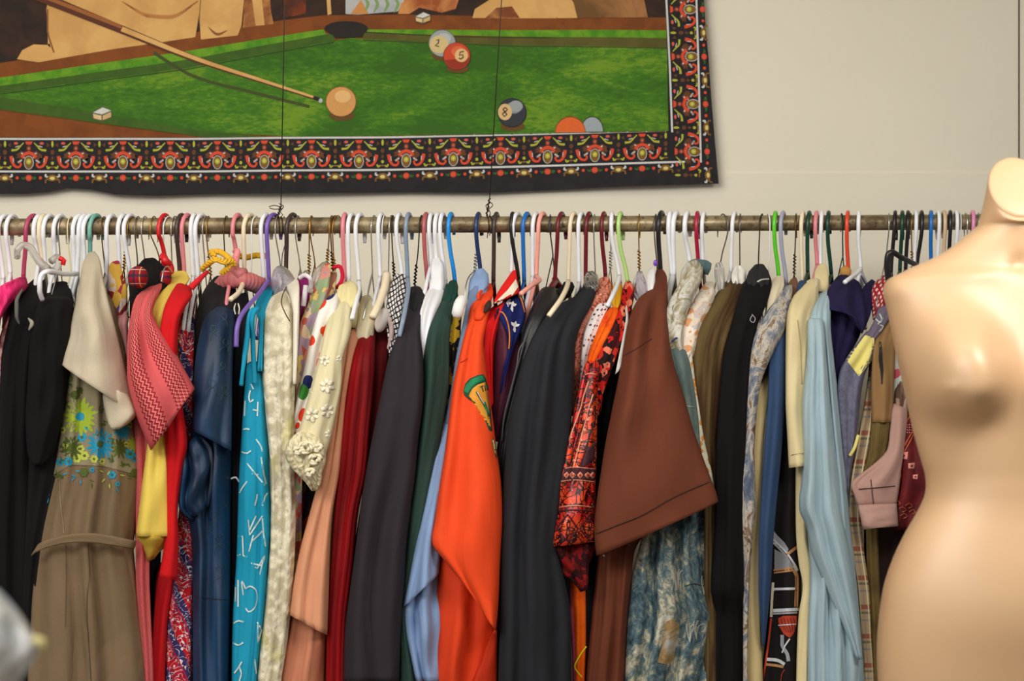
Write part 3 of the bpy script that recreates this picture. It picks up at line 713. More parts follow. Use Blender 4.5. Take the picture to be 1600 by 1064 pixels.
# (colour, kind P plastic / W wire / T twisted wire, x at stem beside the rail, x at top, x at neck, y at neck, label tail)
HG = [
 ('white', 'P', 2, 8, 5, 436, 'at the far left edge of the rail'),
 ('white', 'P', 14, 20, 16, 426, 'just left of the magenta hanger'),
 ('magenta', 'P', 45, 53, 37, 431, 'over the ruched pink top'),
 ('white', 'P', 57, 62, 60, 410, 'directly right of the magenta hanger'),
 ('cream', 'P', 65, 69, 68, 425, 'squeezed between two white hangers near the left end'),
 ('white', 'P', 72, 78, 70, 420, 'right of the cream hanger near the left end'),
 ('white', 'P', 88, 95, 86, 412, 'left of the thin silver hook above the black clothes'),
 ('silver', 'W', 95, 98, 94, 405, 'with a small red clip above the black clothes'),
 ('cream', 'W', 109, 111, 111, 425, 'between the silver wire and a white pair, above the black clothes'),
 ('white', 'P', 118, 125, 116, 425, 'left one of the white pair beside the teal hanger'),
 ('white', 'P', 127, 133, 121, 428, 'with a bent arm sticking out left over the black top'),
 ('white', 'P', 134, 142, 132, 420, 'touching the left side of the teal hanger'),
 ('teal', 'P', 144, 151, 141, 400, 'holding the greige flowered dress'),
 ('brown', 'W', 162, 163, 164, 425, 'thick, right of the teal hanger'),
 ('white', 'P', 170, 175, 167, 432, 'between the brown wire and the white pair over the floral blouse'),
 ('white', 'P', 188, 193, 187, 428, 'left one of the pair over the floral blouse'),
 ('white', 'P', 197, 204, 202, 425, 'right one of the pair over the floral blouse'),
 ('gold', 'T', 202, 207, 194, 420, 'crossing the white pair left of the plaid jacket'),
 ('grey', 'W', 214, 216, 215, 412, 'left one of two above the plaid jacket'),
 ('silver', 'W', 224, 227, 226, 408, 'right one of two above the plaid jacket'),
 ('gold', 'W', 238, 241, 249, 405, 'bent, just left of the red hanger'),
 ('red', 'P', 251, 258, 257, 400, 'with a red ribbon bow at its neck'),
 ('white', 'W', 258, 264, 256, 398, 'looped beside the red hanger'),
 ('silver', 'W', 270, 274, 269, 425, 'between the red and the dark brown hangers'),
 ('dark brown', 'P', 279, 284, 281, 428, 'touching the pink hanger, above the yellow top'),
 ('pink', 'P', 287, 293, 288, 432, 'right of the dark brown hanger, above the yellow top'),
 ('white', 'P', 301, 304, 302, 432, 'left one of the pair right of the pink hanger'),
 ('white', 'P', 308, 315, 310, 432, 'right one of the pair right of the pink hanger'),
 ('silver', 'W', 319, 322, 320, 415, 'above the dangling red strap'),
 ('gold', 'T', 325, 326, 329, 430, 'above the yellow braided cord'),
 ('brown', 'W', 352, 354, 352, 418, 'standing alone inside the yellow cord'),
 ('pink', 'P', 366, 372, 369, 398, 'with a pink ribbon tied round its neck'),
 ('cream', 'P', 383, 391, 382, 428, 'with a flat clip end over the black skirt'),
 ('white', 'W', 395, 400, 393, 428, 'right of the cream clip hanger'),
 ('white', 'P', 410, 416, 412, 435, 'touching the left side of the purple hanger'),
 ('purple', 'P', 419, 428, 420, 437, 'with its long arm slanting down to the left'),
 ('silver', 'W', 432, 434, 438, 415, 'right of the purple hanger, above the clear plastic bag'),
 ('dark brown', 'P', 450, 458, 447, 420, 'right of the knotted hanging wire'),
 ('silver', 'W', 463, 466, 469, 420, 'with a collar fitting, above the lace dress'),
 ('gold', 'T', 485, 487, 483, 425, 'above the purple tagged top'),
 ('gold', 'W', 486, 487, 492, 413, 'ending in a bent tip over the clear shoulder form'),
 ('gold', 'T', 516, 519, 511, 415, 'left one of the brass trio over the rolled floral dress'),
 ('brown', 'T', 518, 524, 520, 422, 'middle one of the brass trio over the rolled floral dress'),
 ('gold', 'T', 521, 528, 523, 430, 'right one of the brass trio over the rolled floral dress'),
 ('pink', 'P', 537, 539, 538, 434, 'above the ruffled cream blouse'),
 ('white', 'P', 545, 550, 545, 437, 'just right of the pink hanger over the cream blouse'),
 ('white', 'P', 557, 563, 561, 440, 'second right of the pink hanger, above the peach dress'),
 ('silver', 'W', 581, 585, 582, 430, 'above the dark red velvet dress'),
 ('white', 'P', 592, 596, 594, 432, 'above the padded cream coat hanger'),
 ('white', 'W', 598, 601, 595, 430, 'tucked behind a white plastic hook above the velvet'),
 ('silver', 'W', 609, 612, 607, 425, 'hooked left of the black twisted wire'),
 ('dark', 'T', 613, 614, 616, 438, 'left of the checked top'),
 ('white', 'P', 620, 624, 628, 430, 'above the black and white checked top'),
 ('slate blue', 'P', 635, 639, 637, 435, 'with its arm showing between the check top and the charcoal suit'),
 ('dark', 'T', 656, 659, 648, 446, 'leaning above the charcoal suit jacket'),
 ('dusty rose', 'P', 663, 666, 668, 450, 'left of the white shirt'),
 ('white', 'P', 671, 674, 673, 415, 'left one of three over the white shirt'),
 ('white', 'P', 680, 684, 682, 415, 'middle one of three over the white shirt'),
 ('white', 'P', 688, 692, 696, 440, 'right one of three over the white shirt'),
 ('bright blue', 'P', 701, 705, 711, 442, 'above the dark green jacket'),
 ('navy', 'P', 744, 748, 751, 428, 'above the light blue shirt'),
 ('silver', 'T', 747, 751, 742, 425, 'crossing the navy hanger above the light blue shirt'),
 ('dark brown', 'P', 772, 776, 771, 440, 'above the orange jumpsuit'),
 ('black', 'P', 799, 801, 810, 436, 'behind the white hanger over the red striped top'),
 ('white', 'P', 801, 809, 799, 425, 'above the red and white striped top'),
 ('blue', 'P', 817, 824, 819, 440, 'left of the salmon pink hanger'),
 ('white', 'P', 832, 838, 832, 432, 'touching the left of the salmon pink hanger'),
 ('salmon pink', 'P', 841, 849, 838, 432, 'with its arm running down to the navy floral blouse'),
 ('blue-grey', 'W', 859, 860, 864, 400, 'left of the first maroon hanger'),
 ('maroon', 'P', 871, 878, 867, 440, 'leftmost of the maroon ones, with a wide neck'),
 ('cream', 'P', 890, 897, 888, 440, 'with a square arm over the black suit jacket'),
 ('white', 'P', 903, 909, 905, 442, 'between the cream and the second maroon hanger'),
 ('maroon', 'P', 915, 921, 915, 440, 'middle of the maroon ones'),
 ('silver', 'W', 927, 929, 930, 425, 'between the two closest maroon hangers'),
 ('maroon', 'P', 939, 944, 946, 430, 'rightmost of the maroon ones'),
 ('silver', 'T', 954, 959, 954, 420, 'in front of a white hook above the salmon print blouse'),
 ('white', 'P', 954, 956, 968, 432, 'left of the pale green hanger'),
 ('pale green', 'P', 965, 970, 981, 440, 'above the red batik dress'),
 ('gold', 'T', 997, 999, 999, 420, 'alone above the clear shoulder form'),
 ('grey', 'W', 1021, 1025, 1027, 420, 'curving left of the thick black hanger'),
 ('black', 'P', 1027, 1034, 1032, 422, 'thick, above the brown shirt'),
 ('white', 'P', 1043, 1047, 1050, 430, 'left one of the pair over the brown shirt'),
 ('white', 'P', 1050, 1057, 1053, 430, 'right one of the pair over the brown shirt'),
 ('white', 'P', 1068, 1074, 1078, 408, 'with a wide neck above the rolled scenic shirt'),
 ('crimson', 'P', 1086, 1090, 1091, 410, 'above the scenic print shirt'),
 ('white', 'P', 1095, 1100, 1098, 408, 'just right of the crimson hanger'),
 ('grey', 'W', 1136, 1129, 1126, 408, 'bent, above the clear trouser clip'),
 ('white', 'P', 1142, 1148, 1142, 425, 'above the olive brown shirt'),
 ('grey', 'W', 1154, 1157, 1156, 414, 'between the olive shirt and the black coat'),
 ('dark', 'W', 1185, 1191, 1185, 414, 'above the black coat shoulder'),
 ('white', 'W', 1201, 1200, 1201, 440, 'paper covered, left of the lime green hanger'),
 ('lime green', 'P', 1207, 1212, 1217, 432, 'above the cream collar'),
 ('lilac grey', 'P', 1217, 1224, 1229, 444, 'right of the lime green hanger'),
 ('brown', 'T', 1241, 1244, 1241, 428, 'with a long twisted neck right of the lilac grey hanger'),
 ('cream', 'P', 1249, 1255, 1254, 440, 'above the cream long-sleeved shirt'),
 ('dark green', 'P', 1259, 1265, 1262, 425, 'left of the pink hanger over the cream shirt'),
 ('pink', 'P', 1271, 1276, 1277, 413, 'over the collar of the cream shirt'),
 ('white', 'P', 1280, 1284, 1282, 413, 'between the pink and the dark green hangers'),
 ('dark green', 'P', 1290, 1295, 1299, 428, 'above the pale blue shirt'),
 ('green', 'W', 1314, 1315, 1317, 400, 'touching the orange hanger'),
 ('orange', 'P', 1320, 1325, 1326, 430, 'above the dark navy sweater'),
 ('white', 'P', 1338, 1342, 1345, 420, 'with both arms bare above the navy sweater'),
 ('silver', 'W', 1386, 1389, 1385, 400, 'left of the black hangers near the mannequin shoulder'),
 ('black', 'P', 1394, 1399, 1392, 425, 'left of the dark green one near the mannequin shoulder'),
 ('dark green', 'P', 1406, 1410, 1406, 422, 'between two black ones above the mannequin shoulder'),
 ('black', 'P', 1415, 1419, 1415, 420, 'right of the dark green one above the mannequin shoulder'),
 ('gold', 'T', 1421, 1423, 1426, 420, 'between black and white ones above the mannequin shoulder'),
 ('white', 'P', 1428, 1431, 1428, 420, 'left of the bent black one above the mannequin shoulder'),
 ('black', 'P', 1437, 1440, 1432, 420, 'just left of the blue one above the mannequin shoulder'),
 ('blue', 'P', 1451, 1455, 1455, 420, 'above the mannequin shoulder'),
 ('white', 'P', 1464, 1466, 1464, 425, 'touching the blue one above the mannequin shoulder'),
 ('tan', 'P', 1473, 1475, 1473, 425, 'above the mannequin shoulder'),
 ('black', 'P', 1481, 1485, 1482, 425, 'right of the tan one above the mannequin shoulder'),
 ('white', 'P', 1492, 1494, 1492, 425, 'right of the last black one'),
 ('white', 'W', 1498, 1500, 1502, 425, 'left of the last silver pair above the mannequin'),
 ('silver', 'W', 1508, 1509, 1512, 425, 'left of the light pink one near the mannequin neck'),
 ('light pink', 'P', 1517, 1520, 1517, 425, 'near the mannequin neck'),
 ('silver', 'W', 1526, 1529, 1529, 425, 'right of the light pink one near the mannequin neck'),
 ('white', 'P', 1532, 1536, 1534, 425, 'rightmost on the rail, beside the mannequin neck'),
]
LN = Vector((0, 0, -1))
def hook_pts(kind, xs, xt, xn, yn, rt, seed):
    R = Rng(seed)
    c = rodpt(xs); px = K*c.y; Rr = RODR+rt+.0012
    zn = U(xn, yn, 0).z; drop = c.z-zn
    dx = (xt-xs)*px; dn = (xn-xs)*px
    long = R(.012, .034) if kind == 'P' else R(.008, .03)
    q = [(dn, 0, -drop, 0), (dn*.78, .004, -drop*.78, 0), (dn*.30, .013, -drop*.46, 0), (dn*.04, Rr*.98+.002, -RODR*1.1, 0), (dx*.05, Rr+.0025, -.001, 0), (dx*.45, Rr*.80, Rr*.68, 0), (dx, 0, Rr, 0),
         (dx*1.5, -Rr*.80, Rr*.66, 0), (dx*1.8, -Rr-.0025, -.002, 0), (dx*1.9, -Rr-.001, -long*.55, 0), (dx*1.95, -Rr*.9, -long, 0)]
    out = []
    for a, s, t, _ in cr(q, 44):
        cc = rodpt(xs)+Vector((a, -s, t)); cc.y += a*(RB.y-RA.y)/(RB.x-RA.x); cc.z += a*(RB.z-RA.z)/(RB.x-RA.x)
        out.append(cc)
    return out
NOFRAME = set()
cnt = {}
for hi, (colr, kind, xs, xt, xn, yn, tail) in enumerate(HG):
    nm = 'plastic hanger' if kind == 'P' else 'twisted wire hanger' if kind == 'T' else 'wire hanger'
    rt = (.0040 if kind == 'P' else .0013)
    if colr in ('black', 'white') and kind == 'P' and 1020 < xs < 1080: rt = .0047
    if kind == 'P' and xs > 1380: rt = .0039
    m = PC[colr] if kind == 'P' else MC[colr]
    r0 = thing('clothes_hanger', tuple(rodpt(xs)), f'{colr} {nm} {tail}', 'hanger', f'{nm}s on the rail')
    pts = hook_pts(kind, xs, xt, xn, yn, rt, hi)
    n = len(pts)
    vf = [tube(pts, lambda t: rt*(1 if t < .97 else .8), 10 if kind == 'P' else 6)]
    if kind == 'T':
        hx = []; k = 8
        for i in range(70):
            t = i/69; a = t*36; p = pts[0].lerp(pts[9], t) if False else pts[min(9, int(t*9))].lerp(pts[min(10, int(t*9)+1)], t*9-int(t*9))
            hx.append(p+Vector((math.cos(a)*.0024, math.sin(a)*.0024, 0)))
        vf.append(tube(hx, .0012, 5))
    V, F = join(vf)
    mk('hook', V, F, m, r0)
    # shoulders: a closed triangle across the rail, mostly inside the clothes
    nk = pts[0]; lean = -16 if xn > 60 else -10
    ft = U(xn+lean, yn+78, .13); bk = U(xn-lean*.4, yn+80, -.13)
    if kind == 'P':
        fr = [nk, nk.lerp(ft, .5)+Vector((0, 0, .006)), ft+Vector((0, .008, .004)), ft+Vector((0, 0, -.008)), ft+Vector((0, .01, -.016)), (ft+bk)/2+Vector((0, 0, -.017)), bk+Vector((0, -.01, -.016)), bk+Vector((0, 0, -.008)), bk+Vector((0, -.008, .004)), nk.lerp(bk, .5)+Vector((0, 0, .006)), nk]
    else:
        fr = [nk, nk.lerp(ft, .5)+Vector((0, 0, .004)), ft, ft+Vector((0, .006, -.006)), (ft+bk)/2+Vector((0, 0, -.006)), bk+Vector((0, -.006, -.006)), bk, nk.lerp(bk, .5)+Vector((0, 0, .004)), nk]
    V, F = tube([v[:3] for v in cr([tuple(v)+(0,) for v in fr], 40)], rt*.92, 8 if kind == 'P' else 5)
    mk('shoulder_frame', V, F, m, r0)
    HG[hi] = HG[hi]+(r0,)
def arm(tailkey, pts, rad, name='shoulder_arm', mat=None, flatten=False):
    """a bare stretch of a hanger that the clothes leave uncovered; pts = (px, py, d)"""
    h = next(x for x in HG if tailkey in x[6])
    m = mat or (PC[h[0]] if h[1] == 'P' else MC[h[0]])
    V, F = tube([U(*v[:3]) for v in cr([tuple(p)+(0,) for p in pts], 5*len(pts))], rad, 10)
    mk(name, V, F, m, h[7])
arm('bent arm sticking out', [(121, 428, .06), (100, 428, .17), (75, 424, .235), (66, 428, .24), (62, 440, .24), (62, 455, .235), (66, 468, .22)], .0042)
arm('long arm slanting', [(420, 437, .06), (407, 456, .12), (388, 478, .19), (375, 497, .225), (370, 515, .235), (369, 542, .235)], .0042)
arm('arm showing between the check', [(637, 435, .05), (638, 450, .10), (634, 478, .17), (629, 503, .20), (624, 526, .20)], .0042)
arm('running down to the navy floral', [(838, 432, .04), (843, 437, .10), (832, 445, .16), (814, 459, .20)], .0044)
arm('square arm over the black', [(888, 440, .05), (886, 448, .12), (876, 468, .19), (866, 482, .215), (857, 494, .22)], .0046)
arm('left of the pale green', [(968, 432, .05), (964, 446, .11), (957, 462, .17), (949, 478, .20)], .0042)
arm('both arms bare', [(1345, 420, .03), (1338, 428, .08), (1328, 435, .13), (1320, 441, .15)], .0042)
arm('both arms bare', [(1345, 420, .03), (1348, 430, .02), (1353, 442, .0)], .0036)
arm('leftmost of the maroon', [(867, 440, .03), (861, 450, .06), (856, 462, .08)], .006)
arm('leftmost of the maroon', [(867, 436, .03), (875, 448, .0), (884, 460, -.02)], .006)
arm('above the dark red velvet', [(582, 426, .03), (577, 445, .1), (572, 478, .16), (567, 500, .17)], .0013)
arm('crossing the navy', [(742, 423, .02), (733, 432, .06), (728, 446, .09), (726, 470, .1)], .0013)
arm('between the red and the dark brown', [(269, 425, .1), (261, 416, .16), (258, 418, .18), (252, 440, .2)], .0012)
arm('above the black coat shoulder', [(1185, 414, .03), (1184, 420, .05)], .0013)
arm('with a flat clip end', [(382, 428, .04), (379, 444, .10), (372, 458, .15), (360, 468, .18)], .0045)
arm('paper covered', [(1201, 436, .1), (1190, 437, .17), (1184, 440, .19)], .0013)
arm('left of the dark green one near', [(1389, 440, .22), (1386, 415, .23), (1388, 397, .235), (1393, 394, .235), (1408, 402, .22), (1432, 414, .18)], lambda t: .0062-.0015*t)
arm('above the lace dress', [(469, 420, .03), (472, 428, .06), (478, 423, .05), (481, 430, .06)], .0014)
arm('just right of the pink hanger over', [(561, 448, .09), (557, 470, .14), (552, 492, .165)], .0042) if False else None
arm('second right of the pink', [(561, 440, .04), (561, 452, .08), (556, 474, .14), (550, 498, .175)], .0042)
arm('leaning above the charcoal', [(648, 446, .03), (649, 455, .06)], .0014)
arm('hooked left of the black twisted', [(607, 425, .03), (606, 440, .05)], .0013)
# yellow braid, ribbons, clips and covers hung on hangers
def soft_tube(name, pts, rad, mat, label, cat, group=None, parent=None, seg=10, flat=1):
    q = [U(*v[:3]) for v in cr([tuple(p)+(0,) for p in pts], 6*len(pts))]
    V, F = tube(q, rad, seg)
    o = mk(name, V, F, mat, parent, origin=q[0])
    if label: tag(o, label, cat, group)
    return o
YEL = plain(226, 176, 46, .6)
cn = []
pa = [(316, 420, .10), (325, 412, .13), (337, 405, .15), (350, 409, .15), (362, 408, .14), (358, 417, .14), (347, 427, .13)]
pb = [(334, 400, .08), (330, 394, .06), (342, 393, .06), (353, 399, .08), (362, 408, .1), (366, 413, .12)]
pc = [(372, 399, .0), (385, 402, -.02), (400, 399, -.03), (418, 400, -.03)]
def braid(p):
    q = [U(*v[:3]) for v in cr([tuple(x)+(0,) for x in p], 60)]; out = []
    for s in (0, 1, 2):
        out.append(tube([v+Vector((math.cos(i*.55+s*2.1)*.003, 0, math.sin(i*.55+s*2.1)*.003)) for i, v in enumerate(q)], .0028, 6))
    return out
r0 = thing('braided_cord', tuple(U(345, 405, .1)), 'yellow braided cord looped over hangers between the red and purple ones', 'cord')
for q_ in (pa, pb, pc):
    V, F = join(braid(q_)); mk('loop', V, F, YEL, r0)
soft_tube('ribbon_bow', [(251, 404, .09), (255, 399, .08), (258, 407, .09), (264, 414, .08), (267, 424, .08), (262, 428, .08)], lambda t: .0035+.004*math.sin(3.1*t), plain(196, 16, 28, .45), 'shiny red ribbon bow tied on the red plastic hanger', 'bow')
soft_tube('ribbon_tie', [(366, 393, .06), (371, 392, .07), (369, 402, .07), (367, 414, .08), (369, 424, .08)], lambda t: .004+.003*math.sin(3.1*t), plain(226, 132, 136, .4), 'satin pink ribbon hanging from the pink hanger with tied neck', 'ribbon')
soft_tube('fabric_strap', [(324, 425, .12), (316, 432, .14), (306, 442, .15), (298, 450, .15)], lambda t: .0035+.003*t, plain(204, 34, 42), 'red cloth strap sticking up beside the yellow braided cord', 'strap')
CLR = NT('clear_plastic', .12); CLRM = CLR.done(C(220, 220, 218), Transmission=.0, **{'Transmission Weight': .72, 'IOR': 1.3}) if False else None
n_ = NT('clear_plastic', .12); n_.b.inputs['Transmission Weight'].default_value = .7; n_.b.inputs['IOR'].default_value = 1.35
CLRM = n_.done(C(225, 222, 216))
r0 = thing('clip_hanger', tuple(U(50, 405, .1)), 'clear plastic hook hanger lying tilted above the black clothes at the left', 'hanger')
V, F = tube([U(*v[:3]) for v in cr([(27, 402, .15, 0), (27, 392, .16, 0), (36, 383, .16, 0), (46, 386, .16, 0), (54, 398, .16, 0), (64, 411, .16, 0), (74, 420, .16, 0)], 30)], lambda t: .0055+.0015*t, 12)
mk('hook', V, F, CLRM, r0)
V, F = tube([U(*v[:3]) for v in cr([(70, 416, .15, 0), (82, 424, .14, 0), (92, 412, .13, 0), (90, 402, .12, 0), (80, 408, .13, 0)], 24)], .0062, 12)
mk('clip', V, F, CLRM, r0)
V, F = tube([U(92, 403, .17), U(97, 405, .17), U(100, 407, .17), U(98, 414, .17)], .0042, 10)
mk('end_cap', V, F, plastic(214, 20, 24), r0)
def blob(name, c, rx, rz, dd, d0, mat, label, cat, parent=None, rot=0, e=2.2, group=None):
    """rounded padded form: centre px, radii px, depth radius m"""
    V = []; F = []; n, m = 12, 22
    cp = U(c[0], c[1], d0); s = K*cp.y
    for i in range(n+1):
        p = math.pi*i/n
        for k in range(m):
            a = 2*math.pi*k/m
            x = rx*s*math.sin(p)*math.cos(a); y = dd*math.sin(p)*math.sin(a); z = rz*s*math.cos(p)
            w_ = 1+.05*math.sin(3*a+2*p)
            X = (x*math.cos(rot)-z*math.sin(rot))*w_; Z = (x*math.sin(rot)+z*math.cos(rot))
            V.append(cp+Vector((X, y, Z)))
    for i in range(n):
        for k in range(m): a = i*m+k; b = i*m+(k+1) % m; F.append((a, b, b+m, a+m))
    uvs = [[(V[i].x, V[i].z) for i in f] for f in F]
    o = mk(name, V, F, mat, parent, origin=cp, uvs=uvs, uvn=uvs)
    if label: tag(o, label, cat, group)
    return o
r0 = thing('padded_hanger_cover', tuple(U(385, 440, .1)), 'ruched pink satin padded hanger cover below the ribbon-tied pink hanger', 'hanger cover')
V = []; F = []
q = [U(*v[:3]) for v in cr([(420, 454, .0, 0), (404, 446, .05, 0), (387, 439, .08, 0), (368, 436, .09, 0), (352, 442, .06, 0), (342, 456, .03, 0)], 60)]
V, F = tube(q, lambda t: (.0155+.0012*math.sin(t*110))*min(1, 9*t+.3, 9*(1-t)+.3), 16)
mk('satin_cover', V, F, plain(206, 116, 118, .38), r0)
V, F = tube([U(362, 420, .09), U(372, 428, .1), U(384, 424, .09)], lambda t: .006+.006*math.sin(3.1*t), 10)
mk('gathered_end', V, F, plain(214, 124, 126, .38), r0)
FILM = NT('clear_film', .2); FILM.b.inputs['Transmission Weight'].default_value = .75; FILM.b.inputs['IOR'].default_value = 1.15
FM = FILM.done(C(214, 208, 222), FILM.noise(FILM.objc(), 60, 3), .9, .006)
blob('plastic_bag', (444, 450), 20, 36, .04, .06, FM, 'crumpled clear plastic bag between the turquoise dress and the lace dress hangers', 'bag', rot=.25)
SMK = NT('smoky_plastic', .15); SMK.b.inputs['Transmission Weight'].default_value = .5
SMKM = SMK.done(C(70, 70, 72))
FILMS = [([(503, 410, 510, 408, .02), (493, 419, 514, 415, .04), (487, 434, 510, 434, .06), (487, 452, 500, 455, .06)], CLRM, 'clear plastic shoulder form under the bent gold wire hanger'),
 ([(918, 424, 926, 423, .06), (913, 432, 934, 430, .08), (912, 446, 936, 446, .10), (916, 456, 930, 458, .10)], SMKM, 'smoky clear plastic shoulder form between two maroon hangers'),
 ([(996, 424, 1003, 423, .02), (989, 440, 1008, 436, .04), (988, 458, 1013, 452, .06), (994, 470, 1014, 462, .06)], FM, 'crumpled clear film shoulder cover right of the red batik dress'),
 ([(1118, 412, 1128, 410, .03), (1116, 422, 1132, 420, .05), (1118, 440, 1133, 440, .07), (1124, 462, 1131, 460, .07)], CLRM, 'clear plastic trouser clip under the bent grey wire hanger'),
 ([(1148, 417, 1160, 416, .01), (1144, 424, 1166, 422, .03), (1143, 438, 1166, 440, .05), (1146, 446, 1160, 446, .05)], plastic(216, 214, 206), 'frosted white shoulder form beside the olive brown shirt collar')]
for ks, m, lab in FILMS:
    g_ = loft(ks, tip=0, sleeve=True, th=.02, folds=2.5, amp=1.8, seed=len(lab))
    tag(emit('shoulder_form', g_, m, None, g_['V'][0]), lab, 'hanger form')
blob('foam_pad', (1350, 452), 0.01, 0.01, .001, .0, CLRM, None, None) if False else None
blob('price_tag', (1024, 411), 3.4, 5, .002, .03, plastic(110, 50, 170), 'small purple tag left of the thick black hanger', 'tag')
blob('wooden_clip', (1321, 425), 9, 10, .01, .0, plain(190, 140, 74, .6), 'small tan wooden block behind the orange hanger', 'block')
# ------------------------------------------------------------------ patterned cloths
def m_floral(cols, scale=30, bg=None, seed=0, thr=.5, rough=.8, edge=True, detail=2):
    """loose printed flowers: cells and blotches in several inks"""
    n = NT('floral_print', rough); uv = n.coord()
    mp = n.n('ShaderNodeVectorMath', operation='ADD'); n.put(mp.inputs[0], uv); mp.inputs[1].default_value = (seed*1.7, seed*.9, 0)
    v = mp.outputs[0]
    dn = n.n('ShaderNodeTexNoise'); n.t.links.new(v, dn.inputs[0]); dn.inputs['Scale'].default_value = scale*1.2
    vm = n.n('ShaderNodeVectorMath', operation='MULTIPLY_ADD'); n.t.links.new(dn.outputs['Color'], vm.inputs[0]); vm.inputs[1].default_value = (.6/scale,)*3; n.t.links.new(v, vm.inputs[2])
    cell = n.vor(vm.outputs[0], scale, out='Color')
    sep = n.n('ShaderNodeSeparateColor'); n.t.links.new(cell, sep.inputs[0])
    k = len(cols)
    c = n.ramp(sep.outputs[0], [(i/k, q) for i, q in enumerate(cols)], 'CONSTANT')
    if edge:
        d = n.vor(vm.outputs[0], scale)
        c = n.mix(n.band(d, .0, .22), c, cols[(seed+1) % k])
    if bg:
        f = n.ramp(n.noise(v, scale*.7, detail), [(thr-.02, (0, 0, 0, 1)), (thr+.02, (1, 1, 1, 1))])
        c = n.mix(f, c, bg)
    return finish(n, c, .5)
def m_swirl(cols, scale=18, dist=3, rough=.8, seed=0):
    n = NT('marbled_print', rough); uv = n.coord()
    f = n.noise(uv, scale+seed*.37, 3, .6, dist)
    k = len(cols); c = n.ramp(f, [(.3+.4*i/k, q) for i, q in enumerate(cols)], 'CONSTANT')
    return finish(n, c, .5)
def m_soft(cols, scale=14, lo=.32, hi=.68, stretch=(1, 1, 1), dist=1.0, rough=.8, detail=6, fin=.1, **kw):
    n = NT('mottled_cloth', rough); uv = n.coord(scale=stretch)
    f = n.noise(uv, scale, detail, .68, dist); k = len(cols)-1
    return finish(n, n.ramp(f, [(lo+(hi-lo)*i/k, q) for i, q in enumerate(cols)]), .5, fin, **kw)
def m_plaid(bg, lines, per=.03, perv=.05, rough=.85):
    """lines = (axis, position 0..1, width, colour)"""
    n = NT('plaid_cloth', rough); uv = n.coord(); u, v = n.xy(uv)
    fu = n.math('FRACT', n.math('MULTIPLY', n.math('ADD', u, 3.0), 1/per)); fv = n.math('FRACT', n.math('MULTIPLY', n.math('ADD', v, 3.0), 1/perv))
    c = bg
    for ax, p, w_, q in lines: c = n.mix(n.math('MULTIPLY', n.band(fu if ax == 'u' else fv, p, p+w_), .8), c, q)
    return finish(n, c, .5)
def m_grid(bg, fg, pu=.009, pv=.009, w_=.3, rot=.5):
    n = NT('checked_cloth', .6); uv = n.coord(rot=rot); u, v = n.xy(uv)
    fu = n.math('FRACT', n.math('MULTIPLY', n.math('ADD', u, 3.), 1/pu)); fv = n.math('FRACT', n.math('MULTIPLY', n.math('ADD', v, 3.), 1/pv))
    f = n.math('MAXIMUM', n.band(fu, 0, w_), n.band(fv, 0, w_))
    return finish(n, n.mix(f, bg, fg), .3)
def m_dots(bg, fg, scale=110, r=.32, rnd=.2, edge=None):
    n = NT('spotted_cloth', .8); uv = n.coord()
    d = n.vor(uv, scale, rnd=rnd); c = n.mix(n.math('LESS_THAN', d, r), bg, fg)
    if edge: c = n.mix(n.math('LESS_THAN', d, r*.45), c, edge)
    return finish(n, c, .4)
def m_zigzag():
    n = NT('zigzag_woven_cloth', .85); a = n.coord('norm'); u, v = n.xy(a); uv = n.coord(); um, vm = n.xy(uv)
    tri = n.math('PINGPONG', n.math('MULTIPLY', vm, 1.0), .0042)
    us = n.math('ADD', u, n.math('MULTIPLY', n.math('SUBTRACT', tri, .0021), 9.0))
    f = n.math('FRACT', n.math('MULTIPLY', us, 2.2))
    g = n.math('FRACT', n.math('MULTIPLY', us, 2.2*8))
    inband = n.band(f, .30, .86)
    stripe = n.math('MULTIPLY', inband, n.math('GREATER_THAN', g, .5))
    c = n.mix(stripe, C(204, 88, 92), C(138, 26, 44))
    c = n.mix(n.math('MULTIPLY', inband, n.math('LESS_THAN', g, .18)), c, C(232, 150, 132))
    return finish(n, c, .4)
def m_bandana():
    n = NT('bandana_print', .8); uv = n.coord(rot=.55); u, v = n.xy(uv)
    st = n.math('FRACT', n.math('MULTIPLY', n.math('ADD', u, 3), 1/.045))
    navy, red, wh = C(52, 42, 92), C(186, 18, 28), C(226, 220, 224)
    base = n.mix(n.band(st, .4, .95), navy, red)
    w1 = n.noise(uv, 34, 1, .5, 3.5); w2 = n.noise(uv, 60, 1, .5, 2)
    c = n.mix(n.band(w1, .47, .51), base, wh); c = n.mix(n.band(w2, .56, .60), c, navy)
    d = n.vor(uv, 60); c = n.mix(n.math('LESS_THAN', d, .16), c, wh)
    c = n.mix(n.band(st, .0, .06), c, red)
    return finish(n, c, .4)
def m_blobs():
    n = NT('poster_floral_cloth', .75); uv = n.coord(); 
    cell = n.vor(uv, 34, out='Color'); s = n.n('ShaderNodeSeparateColor'); n.t.links.new(cell, s.inputs[0]); d = n.vor(uv, 34)
    cc = n.ramp(s.outputs[0], [(0, C(222, 62, 34)), (.42, C(60, 140, 60)), (.6, C(30, 42, 104)), (.78, C(226, 80, 40))], 'CONSTANT')
    return finish(n, n.mix(n.math('LESS_THAN', d, .50), C(232, 228, 222), cc), .4)
